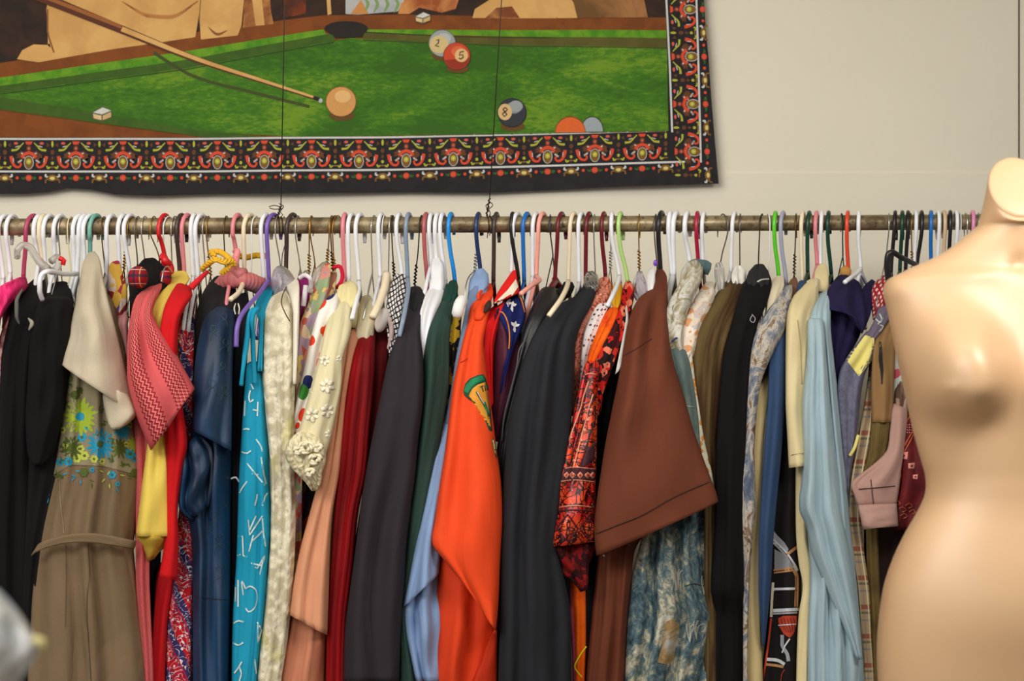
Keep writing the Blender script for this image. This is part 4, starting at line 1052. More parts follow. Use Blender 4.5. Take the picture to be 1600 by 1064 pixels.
def m_lace(base, dark, scale=42, yel=None):
    n = NT('lace_cloth', .85); uv = n.coord(); 
    scale *= 1.7; e = n.vor(uv, scale, 'SMOOTH_F1'); d2 = n.vor(uv, scale*2.4, 'DISTANCE_TO_EDGE')
    c = n.mix(n.ramp(e, [(.4, (0, 0, 0, 1)), (.62, (.7, .7, .7, 1))]), base, dark); c = n.mix(n.math('MULTIPLY', n.math('LESS_THAN', d2, .06), .35), c, dark)
    if yel: c = n.mix(n.ramp(n.noise(uv, 6, 2), [(.56, (0, 0, 0, 1)), (.66, (.8, .8, .8, 1))]), c, yel)
    h = n.math('MULTIPLY', n.math('MINIMUM', e, .6), -5.0)
    hh = n.math('ADD', h, n.noise(n.coord(scale=(1, .3, 1)), 16, 3))
    return n.done(c, hh, .55, .003)
def m_batik():
    n = NT('batik_print', .5); uv = n.coord(); 
    e = n.vor(uv, 52, 'DISTANCE_TO_EDGE'); w = n.noise(uv, 20, 3, .6, 2); w2 = n.noise(uv, 8, 2)
    c = n.ramp(w2, [(.42, C(196, 24, 22)), (.52, C(232, 74, 24)), (.6, C(160, 20, 30))])
    c = n.mix(n.band(w, .46, .52), c, C(40, 10, 16)); c = n.mix(n.math('LESS_THAN', e, .045), c, C(46, 10, 18))
    c = n.mix(n.math('LESS_THAN', n.vor(uv, 150), .14), c, C(236, 160, 130))
    return finish(n, c, .5, Roughness=.42)
def m_scenic():
    n = NT('scenic_tree_print', .7); uv = n.coord()
    a = n.noise(uv, 9, 3, .55, .8); b = n.noise(uv, 55, 6, .78, .6); s = n.math('ADD', n.math('MULTIPLY', a, 1.0), n.math('MULTIPLY', n.math('SUBTRACT', b, .5), .9))
    c = n.ramp(s, [(.26, C(34, 46, 52)), (.40, C(74, 98, 110)), (.5, C(110, 128, 130)), (.57, C(176, 168, 140)), (.66, C(208, 208, 200)), (.76, C(150, 124, 80))])
    return finish(n, c, .9, bs=.6)
def m_feather():
    n = NT('feather_print', .7); uv = n.coord(); a = n.noise(n.coord(scale=(1, .6, 1)), 26, 5, .7, 1.4); b = n.noise(uv, 7, 2)
    c = n.ramp(a, [(.34, C(70, 82, 104)), (.45, C(120, 124, 134)), (.52, C(188, 180, 166)), (.57, C(132, 108, 88)), (.66, C(84, 70, 66))])
    return finish(n, c, .6)
def m_rib(c1, c2, per=.004):
    n = NT('ribbed_cloth', .9); uv = n.coord(); u, v = n.xy(uv)
    f = n.math('PINGPONG', n.math('ADD', u, 2), per/2)
    return n.done(n.mix(n.ramp(n.noise(uv, 12, 3), [(.4, (0, 0, 0, 1)), (.6, (1, 1, 1, 1))]), c1, c2), n.math('ADD', n.math('MULTIPLY', f, 400), n.noise(n.coord(scale=(1, .3, 1)), 16, 3)), .5, .003)
def m_stripev(c1, c2, per=.02, dist=.4):
    n = NT('striped_knit', .85); uv = n.coord(scale=(1, .15, 1)); u, v = n.xy(uv)
    f = n.noise(uv, 40, 2, .5, dist)
    return finish(n, n.ramp(f, [(.4, c1), (.6, c2)]), .5)
BLACK = plain(15, 13, 15, .95, .6); BLACK2 = plain(19, 17, 19, .95, .7); CHAR = plain(47, 42, 48, .95, .5, .25); CHAR2 = plain(37, 39, 44, .95, .5, .25)
LITUP = 1
# ------------------------------------------------------------------ clothes on the hangers, left to right
gi = [0]
def G1(name, label, cat, keys, mat, deco=None, group=None, **kw):
    """a garment seen as one piece"""
    gi[0] += 1
    g = loft(keys, seed=gi[0], **kw)
    if deco: deco(Deco(g))
    org = g['V'][0]
    o = emit(name, g, mat, None, org, solid=.0015 if kw.get('sleeve') else 0)
    return tag(o, label, cat, group)
class GM:
    """a garment with parts"""
    def __init__(s, name, label, cat, at, group=None):
        s.r = thing(name, tuple(U(at[0], at[1], .02)), label, cat, group)
    def part(s, name, keys, mat, deco=None, label=None, parent=None, solid=None, **kw):
        gi[0] += 1
        g = loft(keys, seed=gi[0], **kw)
        if deco: deco(Deco(g))
        sl = kw.get('sleeve')
        o = emit(name, g, mat, s.r, None, solid=(.0018 if sl else 0) if solid is None else solid)
        if label: o['label'] = label
        s.g = g
        return o
    def raw(s, name, pts, rad, mat, seg=8, label=None):
        V, F = tube([U(*v[:3]) for v in cr([tuple(p)+(0,) for p in pts], 6*len(pts))], rad, seg)
        o = mk(name, V, F, mat, s.r)
        if label: o['label'] = label
        return o
# 1 ruched pink top
G1('knit_top', 'ruched magenta pink top at the far left edge of the rail', 'top',
   [(40, 431, 44, 447, .1), (30, 433, 38, 455, .15), (18, 438, 22, 468, .19), (2, 446, 10, 484, .2), (-12, 458, 2, 498, .2), (-26, 480, -6, 540, .2)], m_soft([C(176, 20, 78), C(222, 40, 110), C(232, 84, 132)], 60, stretch=(.4, 1.6, 1)), tip=0, folds=1, crown=False)
G1('sheer_blouse', 'sheer dusky pink blouse with glitter specks between the pink top and the black clothes', 'blouse',
   [(40, 452, 56, 436), (18, 468, 60, 446), (8, 500, 34, 480), (-4, 540, 26, 530), (-10, 640, 20, 640), (-10, 700, 18, 700)], m_soft([C(70, 40, 40), C(150, 96, 96), C(206, 176, 168)], 40), d=.17, tip=60)
g = GM('black_dress', 'matt black dress at the far left between the pink top and the black top', 'dress', (60, 436))
g.part('bodice', [(56, 433, 68, 434), (466, 22, 72), (500, 12, 70), (560, -2, 60), (700, -8, 55), (1064, -12, 56)], BLACK, d=.19, folds=2, tip=70)
g.raw('shoulder_strap', [(35, 452, .2), (26, 470, .215), (26, 495, .215), (30, 506, .21)], lambda t: .0016+.002*math.sin(3.1*t), plain(96, 96, 92), label='grey translucent strap')
g.raw('shoulder_button', [(44, 497, .205), (50, 505, .212), (45, 516, .21)], lambda t: .0008+.003*math.sin(3.1*t), plain(150, 146, 132))
g = GM('long_sleeved_top', 'black long top with draped sleeve, left of the greige flowered dress', 'top', (92, 440))
g.part('body', [(78, 446, 106, 442), (466, 66, 114), (520, 55, 116), (600, 48, 108), (700, 44, 100), (850, 38, 66), (1064, 30, 52)], BLACK2, d=.2, folds=2, tip=60)
g.part('sleeve', [(470, 64, 112, .21), (520, 50, 112, .225), (600, 44, 104, .225), (670, 42, 92, .23), (718, 48, 74, .23), (726, 56, 62, .23)], BLACK, sleeve=True, folds=1.5)
# 2 greige flowered dress
TAUPE = plain(118, 98, 74, .88, .7, .2)
g = GM('embroidered_dress', 'greige belted dress with blue and green embroidered flowers on the left', 'dress', (146, 400))
LIMEF, BLUEF, OLF, YGF = ink(150, 172, 40), ink(20, 140, 176), ink(72, 88, 24), ink(176, 184, 70)
def dress_deco(D):
    def daisy(x, y, r, m, c, n=16, ry=1.15):
        for i in range(n):
            a = i*2*math.pi/n+.1; q = r*(.85+.25*((i*7) % 5)/5)
            D.line([(x+q*.22*math.cos(a), y+q*.22*math.sin(a)*ry), (x+q*.6*math.cos(a), y+q*.6*math.sin(a)*ry), (x+q*math.cos(a), y+q*math.sin(a)*ry)], lambda t: (1.2+5.2*math.sin(3.1*min(1, t*.75+.2)))*r/24, m, 1, True)
        D.disc(x, y, r*.26, c, lay=2, n=10)
    def ringf(x, y, r, m):
        for i in range(6):
            a = i*1.047; D.disc(x+r*.62*math.cos(a), y+r*.62*math.sin(a), r*.46, m, lay=1, n=7)
        D.disc(x, y, r*.36, OLF, lay=2, n=7)
    R = Rng(3)
    yoke = m_yoke
    D.poly([(100, 545), (205, 545), (205, 640), (222, 700), (216, 742), (160, 728), (110, 726), (84, 742), (92, 690), (98, 600)], yoke, 0, 7)
    for (x, y) in [(112, 588), (106, 600), (122, 612), (114, 620), (104, 634), (134, 590), (150, 600), (168, 618), (160, 640), (166, 660), (152, 680), (100, 720), (176, 690), (190, 700), (205, 706), (215, 740), (206, 742), (92, 742), (100, 700), (108, 690), (182, 640), (176, 716), (196, 726)]:
        for k in range(5):
            a = R(0, 6.28); D.line([(x, y), (x+5*math.cos(a), y+5*math.sin(a)), (x+9*math.cos(a+.5), y+9*math.sin(a+.5))], lambda t: 4.2*math.sin(3.1*min(1, t+.2)), OLF, .5, False)
    ringf(118, 617, 7, OLF); ringf(125, 610, 5, OLF); D.disc(176, 612, 6, OLF, 9)
    daisy(125, 651, 27, LIMEF, BLUEF, 18); daisy(157, 694, 22, BLUEF, OLF, 16); daisy(191, 672, 15, BLUEF, BLUEF, 14); daisy(210, 694, 13, LIMEF, LIMEF, 12); daisy(187, 700, 15, OLF, OLF, 12); daisy(112, 700, 18, OLF, OLF, 14)
    for x, y, r, m in ((128, 683, 7, BLUEF), (107, 721, 7, BLUEF), (94, 722, 6, BLUEF), (126, 701, 6, YGF), (120, 716, 7, YGF), (132, 712, 7, YGF), (147, 717, 6, YGF), (160, 721, 5, YGF), (102, 696, 5, YGF), (98, 672, 5, YGF), (203, 709, 8, BLUEF), (210, 716, 6, BLUEF), (175, 742, 6, BLUEF), (131, 738, 7, OLF), (184, 756, 4, BLUEF), (144, 734, 4, BLUEF), (210, 738, 6, OLF), (203, 664, 5, YGF), (197, 694, 4, YGF), (169, 690, 4, BLUEF), (136, 668, 4, BLUEF)):
        ringf(x, y, r, m)
    for x, y, a, m in ((112, 742, .4, BLUEF), (104, 740, 2.9, BLUEF), (118, 736, .1, BLUEF), (116, 746, 2.2, BLUEF), (162, 738, 3.6, YGF), (168, 742, 5.2, YGF), (164, 748, 2.3, YGF), (188, 742, .2, YGF), (126, 750, 1.6, BLUEF), (143, 755, 1.5, OLF), (140, 750, .3, OLF), (171, 756, 1.5, YGF), (76, 768, 1.6, BLUEF), (75, 778, 1.7, BLUEF), (77, 758, 1.5, OLF), (182, 762, 1.2, BLUEF)):
        D.line([(x, y), (x+4*math.cos(a), y+4*math.sin(a)), (x+8*math.cos(a), y+8*math.sin(a))], lambda t: 3*math.sin(3.1*min(1, t+.2)), m, 1, False)
    # seams
    D.line([(93, 745), (95, 790), (100, 833)], .9, ink(150, 134, 104), 1); D.line([(103, 850), (104, 900), (102, 980)], .8, ink(72, 58, 42), 1); D.line([(138, 850), (140, 900), (136, 930), (142, 1064)], .8, ink(72, 58, 42), 1)
m_yoke = plain(134, 124, 98, .88, .5, .2)
g.part('body', [(120, 470, 170, 460, .14), (520, 106, 190, .19), (600, 99, 203, .21), (660, 94, 208, .215), (700, 88, 216, .215), (760, 76, 219, .22), (810, 62, 214, .22), (855, 52, 209, .22), (870, 50, 210, .22), (940, 44, 217, .225), (1000, 41, 224, .225), (1064, 39, 230, .23)], TAUPE, deco=dress_deco, folds=3, amp=.75)
g.part('belt', [(50, 868, 54, 862, .226), (56, 862, 60, 852, .236), (90, 850, 92, 840, .245), (130, 846, 132, 834, .25), (170, 850, 172, 838, .246), (200, 855, 204, 845, .238), (209, 857, 212, 846, .228)], TAUPE, flat=.12, folds=.3, amp=.2, sleeve=True, th=.008, tip=0)
GREI = plain(188, 176, 154, .85, .5, .15)
g.part('sleeve', [(139, 396, 147, 394, .04), (132, 408, 153, 402, .09), (126, 440, 160, 436, .15), (118, 480, 170, 478, .21), (106, 525, 186, 540, .235), (99, 550, 198, 590, .245), (94, 567, 212, 645, .25)], GREI, sleeve=True, folds=.8, amp=.9, th=.05)
g.part('sleeve_cuff', [(96, 568, 166, 606, .235), (120, 574, 178, 618, .242), (165, 604, 200, 618, .245), (162, 620, 211, 642, .248), (165, 640, 212, 648, .248), (170, 660, 200, 660, .246), (176, 671, 186, 669, .24)], GREI, sleeve=True, folds=.7, th=.02)
# 3 floral, pink sheer behind
G1('floral_blouse', 'red and yellow flower print blouse between the greige dress and the plaid jacket', 'blouse',
   [(172, 412, 186, 408), (168, 430, 192, 428), (168, 470, 199, 450), (176, 520, 198, 500), (186, 540, 198, 540), (188, 640, 200, 640), (190, 900, 210, 900), (190, 1064, 214, 1064)], m_floral([C(122, 30, 36), C(190, 150, 60), C(90, 70, 110), C(150, 40, 60), C(190, 170, 160)], 50), d=.13)
G1('sheer_scarf', 'dusky pink sheer cloth beside the flower print blouse on the left', 'scarf',
   [(188, 470, 199, 462), (180, 505, 200, 500), (184, 550, 201, 548), (190, 600, 201, 600)], plain(186, 130, 132, .7), d=.155, tip=40)
# 4 plaid and black jacket
g = GM('plaid_lined_jacket', 'black jacket with red plaid shoulder ends left of the red hanger', 'jacket', (226, 408))
g.part('body', [(222, 407, 244, 405), (205, 430, 262, 424), (203, 460, 268, 460), (202, 520, 262, 520), (202, 640, 262, 640), (214, 900, 250, 900), (220, 1064, 245, 1064)], BLACK, d=.14, tip=60)
PLAID = m_plaid(C(150, 22, 34), [('u', .1, .16, C(30, 34, 66)), ('u', .55, .05, C(220, 200, 120)), ('v', .1, .2, C(26, 40, 60)), ('v', .6, .05, C(220, 210, 200))], .024, .024)
gg = blob('shoulder_end', (216, 433), 15.5, 17.5, .03, .17, PLAID, None, None, None, .1)
gg.parent = g.r; gg.location = gg.location-g.r.location
gg = blob('shoulder_end', (259, 434), 9, 13, .02, .10, PLAID, None, None, None, .1)
gg.parent = g.r; gg.location = gg.location-g.r.location
# 5 zigzag pink
ZZ = m_zigzag()
g = GM('zigzag_shirt', 'salmon pink shirt with dark red zigzag woven stripes on the left', 'shirt', (250, 440))
g.part('body', [(560, 200, 250, .16), (640, 204, 240, .18), (700, 210, 237, .19), (800, 212, 236, .2), (900, 212, 234, .2), (1064, 222, 240, .2)], ZZ, tip=0, folds=1)
g.part('sleeve', [(246, 443, 252, 441, .10), (230, 452, 251, 450, .15), (215, 463, 243, 466, .20), (205, 498, 237, 488, .235), (200, 540, 248, 514, .255), (200, 590, 270, 548, .27), (212, 642, 288, 580, .28), (237, 703, 303, 608, .28)], ZZ, sleeve=True, folds=.7, th=.05)
# 6 yellow
YL = plain(222, 194, 88, .8, .3)
g = GM('yellow_dress', 'soft yellow dress with a flared sleeve beside the red sweater', 'dress', (282, 425))
g.part('body', [(268, 427, 292, 426), (262, 438, 297, 436), (254, 452, 286, 450), (241, 468, 272, 476), (235, 490, 264, 496), (234, 512, 258, 520), (240, 560, 262, 560), (245, 640, 262, 640)], YL, d=.2, tip=70)
g.part('sleeve', [(560, 244, 258, .18), (640, 240, 256, .21), (700, 231, 260, .22), (770, 222, 263, .23), (838, 214, 266, .235)], YL, sleeve=True, folds=.7, th=.035)
g.part('sleeve_lining', [(214, 838, 266, 836, .222), (222, 852, 262, 848, .212), (230, 868, 248, 862, .205), (232, 876, 240, 872, .2)], plain(190, 158, 60), sleeve=True, folds=.6, th=.01)
# 7 red sweater
RED = plain(196, 18, 26, .85, .3)
g = GM('red_sweater', 'plain bright red sweater with long sleeve right of the yellow dress', 'sweater', (288, 445))
g.part('body', [(880, 250, 276, .15), (960, 240, 264, .17), (1064, 234, 258, .18)], plain(168, 12, 20, .85, .3), tip=0, folds=1)
g.part('sleeve', [(277, 445, 298, 452, .13), (270, 456, 299, 462, .19), (260, 476, 290, 476, .225), (254, 500, 279, 500, .24), (250, 540, 276, 540, .24), (252, 600, 278, 600, .235), (258, 650, 286, 650, .235), (260, 694, 291, 696, .235), (262, 730, 284, 730, .23), (262, 800, 276, 800, .225), (258, 850, 278, 850, .225), (250, 902, 274, 906, .225)], RED, sleeve=True, folds=1, th=.04)
# 8 bandana
G1('paisley_dress', 'red, navy and white paisley bandana print dress', 'dress',
   [(296, 462, 303, 466), (282, 480, 306, 480), (276, 510, 305, 510), (278, 560, 303, 560), (284, 640, 302, 640), (284, 760, 299, 760), (276, 830, 303, 830), (272, 900, 303, 900), (262, 960, 303, 960), (255, 1064, 302, 1064)], m_bandana(), d=.17, folds=1.2)
G1('crochet_cardigan', 'red and cream crochet piece glimpsed between the paisley dress and the navy jacket', 'cardigan',
   [(800, 296, 312, .10), (900, 298, 314, .12), (980, 300, 312, .12), (1064, 300, 308, .12)], m_floral([C(160, 20, 30), C(220, 204, 180), C(120, 20, 24)], 60), tip=0)
# 9 black jacket behind navy satin
G1('black_jacket', 'black jacket shoulder between the bandana dress and the shiny navy jacket', 'jacket',
   [(334, 434, 352, 432), (322, 448, 366, 440), (312, 470, 370, 470), (305, 500, 366, 500), (302, 560, 350, 560), (300, 700, 340, 700), (299, 1064, 330, 1064)], plain(32, 30, 32, .9), d=.155, tip=80)
NAVY = m_soft([C(6, 22, 44), C(14, 48, 82), C(22, 66, 104)], 7, stretch=(1, .4, 1), dist=.5, rough=.55, detail=2)
THR = ink(48, 70, 84)
g = GM('satin_jacket', 'shiny navy blue satin jacket with stitched swirls', 'jacket', (350, 470))
def swirl(x, y, s, q=1): return [(x+q*s*a, y+s*b) for a, b in ((-.9, 1.4), (-.6, .6), (0, .2), (.6, -.3), (.5, -1.0), (0, -1.1), (-.3, -.6), (0, -.2), (.6, .3), (.7, 1.2))]
def nd(D):
    for x, y, s, q in ((348, 500, 9, 1), (336, 520, 10, -1), (350, 540, 9, 1), (330, 605, 10, 1), (352, 615, 11, -1), (346, 575, 8, 1)): D.line(swirl(x, y, s, q), .9, THR)
def nd2(D):
    for x, y, s, q in ((332, 812, 13, 1), (345, 850, 15, -1), (340, 900, 14, 1), (330, 830, 10, -1), (350, 790, 9, 1)): D.line(swirl(x, y, s, q), .9, THR)
    D.line([(303, 931), (320, 934), (358, 938)], 1.4, ink(6, 18, 34))
g.part('body', [(640, 296, 362, .17), (700, 292, 362, .19), (760, 286, 361, .2), (800, 292, 360, .2), (860, 300, 360, .2), (940, 301, 359, .205), (1064, 301, 358, .205)], NAVY, deco=nd2, tip=0, folds=2, amp=1.3)
g.part('sleeve', [(346, 469, 358, 472, .08), (332, 480, 364, 482, .13), (320, 500, 366, 500, .18), (312, 530, 364, 530, .21), (306, 570, 362, 570, .225), (303, 620, 361, 625, .235), (302, 672, 360, 704, .24)], NAVY, deco=nd, sleeve=True, folds=1.2, th=.045)
g.part('sleeve_cuff', [(288, 700, 312, 680, .21), (284, 730, 330, 700, .222), (280, 776, 332, 736, .226), (282, 796, 330, 770, .222), (300, 812, 326, 790, .215)], NAVY, sleeve=True, folds=1.6, amp=2.2, th=.02, rmax=.016)
g = GM('black_skirt', 'black skirt clipped on the cream hanger left of the turquoise dress', 'skirt', (372, 455))
g.part('waist', [(362, 470, 386, 458, .1), (361, 490, 390, 480, .14), (360, 540, 388, 540, .15), (358, 640, 380, 640, .15), (356, 800, 376, 800, .15), (353, 1064, 370, 1064, .15)], plain(14, 12, 20, .8), tip=0)
g.raw('hanger_loop', [(368, 474, .165), (366, 482, .17), (368, 491, .17)], .0012, plain(226, 220, 200)); g.raw('hanger_loop', [(372, 474, .165), (374, 482, .17), (373, 491, .17)], .0012, plain(226, 220, 200))
g.raw('white_tie', [(361, 748, .17), (368, 746, .175), (374, 753, .172), (380, 762, .175)], .0016, plain(200, 206, 206))
# 10 turquoise dress
TQ = plain(22, 144, 178, .75, .6); WHT = ink(196, 214, 212)
g = GM('turquoise_dress', 'turquoise dress printed with white letter-like strokes and knotted straps', 'dress', (410, 450))
def tq(D):
    for p, q in (([(368, 906), (368, 940)], 0), ([(372, 838), (379, 838), (380, 868), (386, 870)], 0), ([(371, 868), (376, 866)], 0), ([(389, 862), (394, 842), (396, 836)], 0), ([(398, 886), (402, 888), (414, 868), (411, 878)], 0),
                 ([(392, 880), (410, 884)], 0), ([(406, 898), (412, 870)], 0), ([(390, 828), (400, 806)], 0), ([(388, 812), (390, 836), (410, 806)], 0), ([(393, 846), (402, 838), (412, 828)], 0), ([(415, 854), (412, 836), (410, 810)], 0),
                 ([(365, 974), (372, 970), (381, 972)], 1), ([(364, 1004), (372, 1008), (380, 1004)], 1), ([(384, 920), (390, 916), (400, 922), (402, 936), (396, 952), (388, 956), (384, 950)], 1), ([(384, 920), (378, 908), (380, 930)], 1),
                 ([(403, 976), (403, 1004), (409, 984), (402, 972)], 0), ([(363, 1056), (372, 1044), (378, 1034)], 0), ([(398, 1030), (402, 1064)], 0), ([(374, 1042), (377, 1052), (374, 1064)], 1), ([(372, 906), (372, 948)], 0),
                 ([(391, 610), (389, 620), (391, 628), (396, 624)], 1), ([(378, 672), (384, 670), (390, 671)], 1), ([(377, 706), (386, 708), (392, 704)], 1), ([(400, 686), (408, 698), (410, 706)], 1), ([(386, 724), (402, 744), (414, 758)], 0), ([(394, 740), (404, 742)], 0),
                 ([(408, 714), (412, 740), (416, 756)], 0), ([(374, 770), (380, 760), (386, 752)], 0), ([(402, 772), (401, 780), (398, 790)], 0), ([(410, 790), (414, 776), (418, 770)], 0), ([(392, 600), (396, 608)], 0), ([(383, 626), (382, 650)], 0), ([(395, 640), (404, 642)], 0), ([(403, 628), (402, 650)], 0)):
        D.line(p, 2.3, WHT, 0, bool(q))
g.part('body', [(568, 386, 410, .16), (600, 383, 412, .19), (650, 379, 415, .2), (700, 376, 420, .205), (760, 373, 422, .21), (830, 371, 424, .21), (880, 369, 420, .21), (960, 364, 414, .21), (1064, 362, 402, .21)], TQ, deco=tq, tip=0, folds=3, amp=1.3)
g.part('shoulder', [(418, 446, 424, 442, .03), (404, 464, 426, 452, .08), (398, 482, 420, 480, .14), (404, 500, 412, 500, .18), (403, 540, 411, 540, .19), (400, 580, 410, 580, .2)], TQ, folds=1, tip=0)
g.raw('strap', [(404, 482, .2), (394, 484, .21), (388, 500, .215), (386, 530, .215), (382, 560, .22), (379, 582, .225), (377, 602, .22)], lambda t: .0042-.0008*math.sin(9*t), TQ)
g.raw('strap', [(405, 482, .2), (398, 486, .215), (394, 500, .215), (395, 530, .2), (396, 560, .2), (398, 600, .2)], .0045, TQ)
g.raw('ring', [(395, 486, .19), (388, 494, .185), (387, 510, .18), (391, 524, .18), (396, 530, .17)], .0035, plain(64, 44, 42, .3), label='dark brown ring')
# 11 lace dress
LACE = m_lace(C(222, 214, 190), C(168, 156, 124), 40, C(196, 188, 90)); 
g = GM('lace_dress', 'off white sleeveless lace dress right of the turquoise dress', 'dress', (462, 435))
g.part('body', [(409, 478, 448, 455, .12), (408, 490, 456, 470, .16), (409, 520, 460, 510, .19), (409, 580, 462, 570, .205), (414, 640, 460, 640, .21), (420, 700, 460, 700, .21), (423, 780, 462, 780, .21), (421, 860, 461, 860, .21), (414, 940, 456, 940, .21), (406, 1010, 448, 1010, .21), (402, 1064, 440, 1064, .21)], LACE, tip=0, folds=2.6, amp=1.2)
g.part('neck_facing', [(452, 436, 458, 432, .04), (448, 446, 466, 438, .1), (452, 460, 468, 452, .16), (458, 490, 468, 486, .195), (458, 540, 466, 538, .215), (457, 600, 463, 600, .22)], plain(226, 220, 204, .8), folds=.3, tip=0)
g.raw('opening_wire', [(448, 448, .15), (442, 460, .18), (440, 474, .2), (446, 490, .205), (453, 502, .2)], .0010, MC['brown'])
g = GM('tagged_top', 'white and violet top with a hanging tag right of the lace dress', 'top', (474, 430))
g.part('body', [(466, 430, 482, 430), (464, 446, 486, 440), (466, 470, 484, 466), (466, 510, 478, 510), (466, 560, 474, 560), (466, 800, 476, 800)], plain(128, 26, 96, .6), d=.12, tip=40)
g.raw('lace_collar', [(468, 434, .13), (476, 430, .14), (484, 434, .15), (486, 444, .14), (484, 456, .13)], .004, plain(220, 214, 216))
g.raw('paper_tag', [(478, 446, .15), (476, 462, .152), (474, 478, .15)], .0045, plain(204, 200, 204))
# 12 rolled floral
FL = m_floral([C(214, 140, 130), C(226, 200, 170), C(196, 96, 84), C(170, 150, 170), C(220, 190, 110), C(150, 170, 130)], 55, seed=2)
G1('flower_print_dress', 'multicolour pink flower print dress hung in a roll under the brass wires', 'dress',
   [(506, 414, 517, 412, .04), (500, 430, 516, 430, .09), (490, 450, 512, 456, .12), (480, 478, 502, 490, .14), (470, 502, 492, 516, .15), (464, 530, 486, 540, .16), (462, 570, 480, 574, .16), (460, 620, 474, 620, .16), (459, 680, 472, 680, .15), (458, 1064, 472, 1064, .15)], FL, tip=0, folds=1.5)
g = GM('flower_sleeve_blouse', 'peach and brown flower print blouse behind the white poster-flower dress', 'blouse', (520, 420))
g.part('body', [(512, 428, 526, 424, .05), (504, 450, 524, 450, .09), (494, 480, 512, 480, .11), (486, 520, 500, 520, .12), (482, 580, 496, 580, .12)], m_floral([C(196, 160, 110), C(150, 100, 80), C(214, 190, 140)], 45, seed=3), tip=0)
g.raw('red_trim', [(521, 418, .06), (530, 416, .07), (535, 428, .07), (533, 440, .07), (526, 450, .06)], .0035, plain(196, 24, 56))
# 13 white poster flower sleeve
G1('poster_flower_dress', 'white dress with bold red, green and navy flowers', 'dress',
   [(518, 462, 527, 458, .09), (508, 470, 528, 468, .14), (496, 495, 522, 500, .17), (486, 530, 512, 540, .18), (478, 570, 502, 580, .18), (468, 610, 490, 620, .18), (458, 650, 478, 660, .18), (450, 668, 470, 680, .175), (452, 676, 464, 688, .17)], m_blobs(), tip=0, sleeve=True, th=.04, folds=.8)
# 14 cream sheer blouse
CRS = plain(216, 206, 168, .7, .5); DAI = ink(236, 230, 208)
g = GM('cream_organza_blouse', 'sheer cream blouse with white daisies and a ruffled rosette cuff', 'blouse', (545, 440))
def daisies(D):
    for x, y, r in ((507, 563, 9), (511, 603, 12), (487, 648, 12), (511, 642, 11), (484, 612, 5), (497, 502, 5), (514, 678, 7), (530, 560, 5)):
        for k in range(6):
            a = k*1.047+.4; D.disc(x+r*.58*math.cos(a), y+r*.62*math.sin(a), r*.4, DAI, r*.27, 1, 9, a)
g.part('sleeve', [(528, 470, 546, 468, .12), (516, 492, 549, 496, .17), (508, 520, 545, 524, .205), (500, 556, 534, 560, .225), (490, 595, 532, 600, .235), (478, 640, 524, 645, .24), (468, 676, 514, 690, .24), (462, 700, 506, 715, .24)], CRS, deco=daisies, sleeve=True, folds=2, th=.045)
g.part('cuff_rosette', [(466, 676, 480, 676, .245), (452, 690, 500, 686, .262), (446, 706, 506, 700, .268), (450, 720, 508, 718, .268), (462, 736, 502, 738, .262), (478, 752, 500, 754, .255), (488, 766, 494, 766, .245)], m_lace(C(232, 222, 188), C(190, 176, 128), 70), sleeve=True, folds=5, amp=2.2, th=.04)
def cuffd(): pass
for kx, (x, y, r) in enumerate(((478, 700, 13), (492, 718, 11), (466, 704, 8), (484, 738, 8), (496, 700, 8))):
    V = []; F = []
    pts = [U(x+r*math.cos(a*1.0)*(.35+.65*a/12.6), y+r*.8*math.sin(a*1.0)*(.35+.65*a/12.6), .278+.006*math.sin(a*3.3)) for a in [i*.32 for i in range(40)]]
    V, F = tube(pts, .0026, 6); mk('ruffle', V, F, plain(236, 228, 198), g.r)
g.part('collar_frill', [(540, 440, 548, 438, .05), (530, 446, 556, 444, .09), (526, 462, 560, 458, .12), (528, 480, 560, 476, .14), (538, 500, 558, 498, .14), (546, 512, 556, 512, .14)], plain(226, 214, 160), tip=0, folds=5, amp=2)
# 15 peach dress
PE = plain(208, 146, 112, .75, .4); PE2 = plain(196, 128, 98, .75, .4)
g = GM('peach_dress', 'long peach chiffon dress with an overlayer hem, left of the dark red velvet', 'dress', (552, 500))
g.part('skirt', [(900, 460, 511, .17), (960, 453, 511, .18), (1010, 444, 509, .185), (1064, 436, 507, .185)], PE2, tip=0, folds=2)
g.part('overlayer', [(545, 502, 558, 500, .08), (534, 518, 560, 516, .13), (530, 560, 553, 560, .17), (526, 620, 540, 620, .18), (516, 680, 534, 680, .185), (502, 740, 528, 740, .195), (486, 800, 518, 800, .205), (470, 860, 514, 860, .21), (458, 920, 512, 930, .215), (453, 960, 510, 992, .22)], PE, sleeve=True, th=.05, folds=1.5, tip=0)
G1('yellow_slip', 'pale yellow slip strip between the peach and the dark red velvet dresses', 'slip',
   [(600, 530, 546, .12), (650, 528, 540, .15), (720, 522, 534, .16), (780, 514, 526, .16), (802, 512, 524, .15), (900, 508, 520, .12), (1064, 502, 514, .12)], plain(206, 186, 116), tip=0)
G1('flowered_skirt', 'dark skirt with small red flowers glimpsed beside the peach dress', 'skirt',
   [(700, 458, 500, .10), (800, 458, 490, .12), (880, 456, 480, .12), (1064, 440, 470, .12)], m_floral([C(24, 14, 16), C(30, 16, 18), C(140, 26, 34), C(20, 14, 14), C(70, 76, 40)], 30), tip=0)
G1('beige_jacket', 'cream jacket shoulder with gold chain trim left of the velvet dress', 'jacket',
   [(566, 464, 578, 461), (560, 480, 586, 476), (554, 510, 586, 505), (548, 560, 580, 560), (545, 640, 570, 640)], plain(214, 202, 172), d=.14, tip=50)
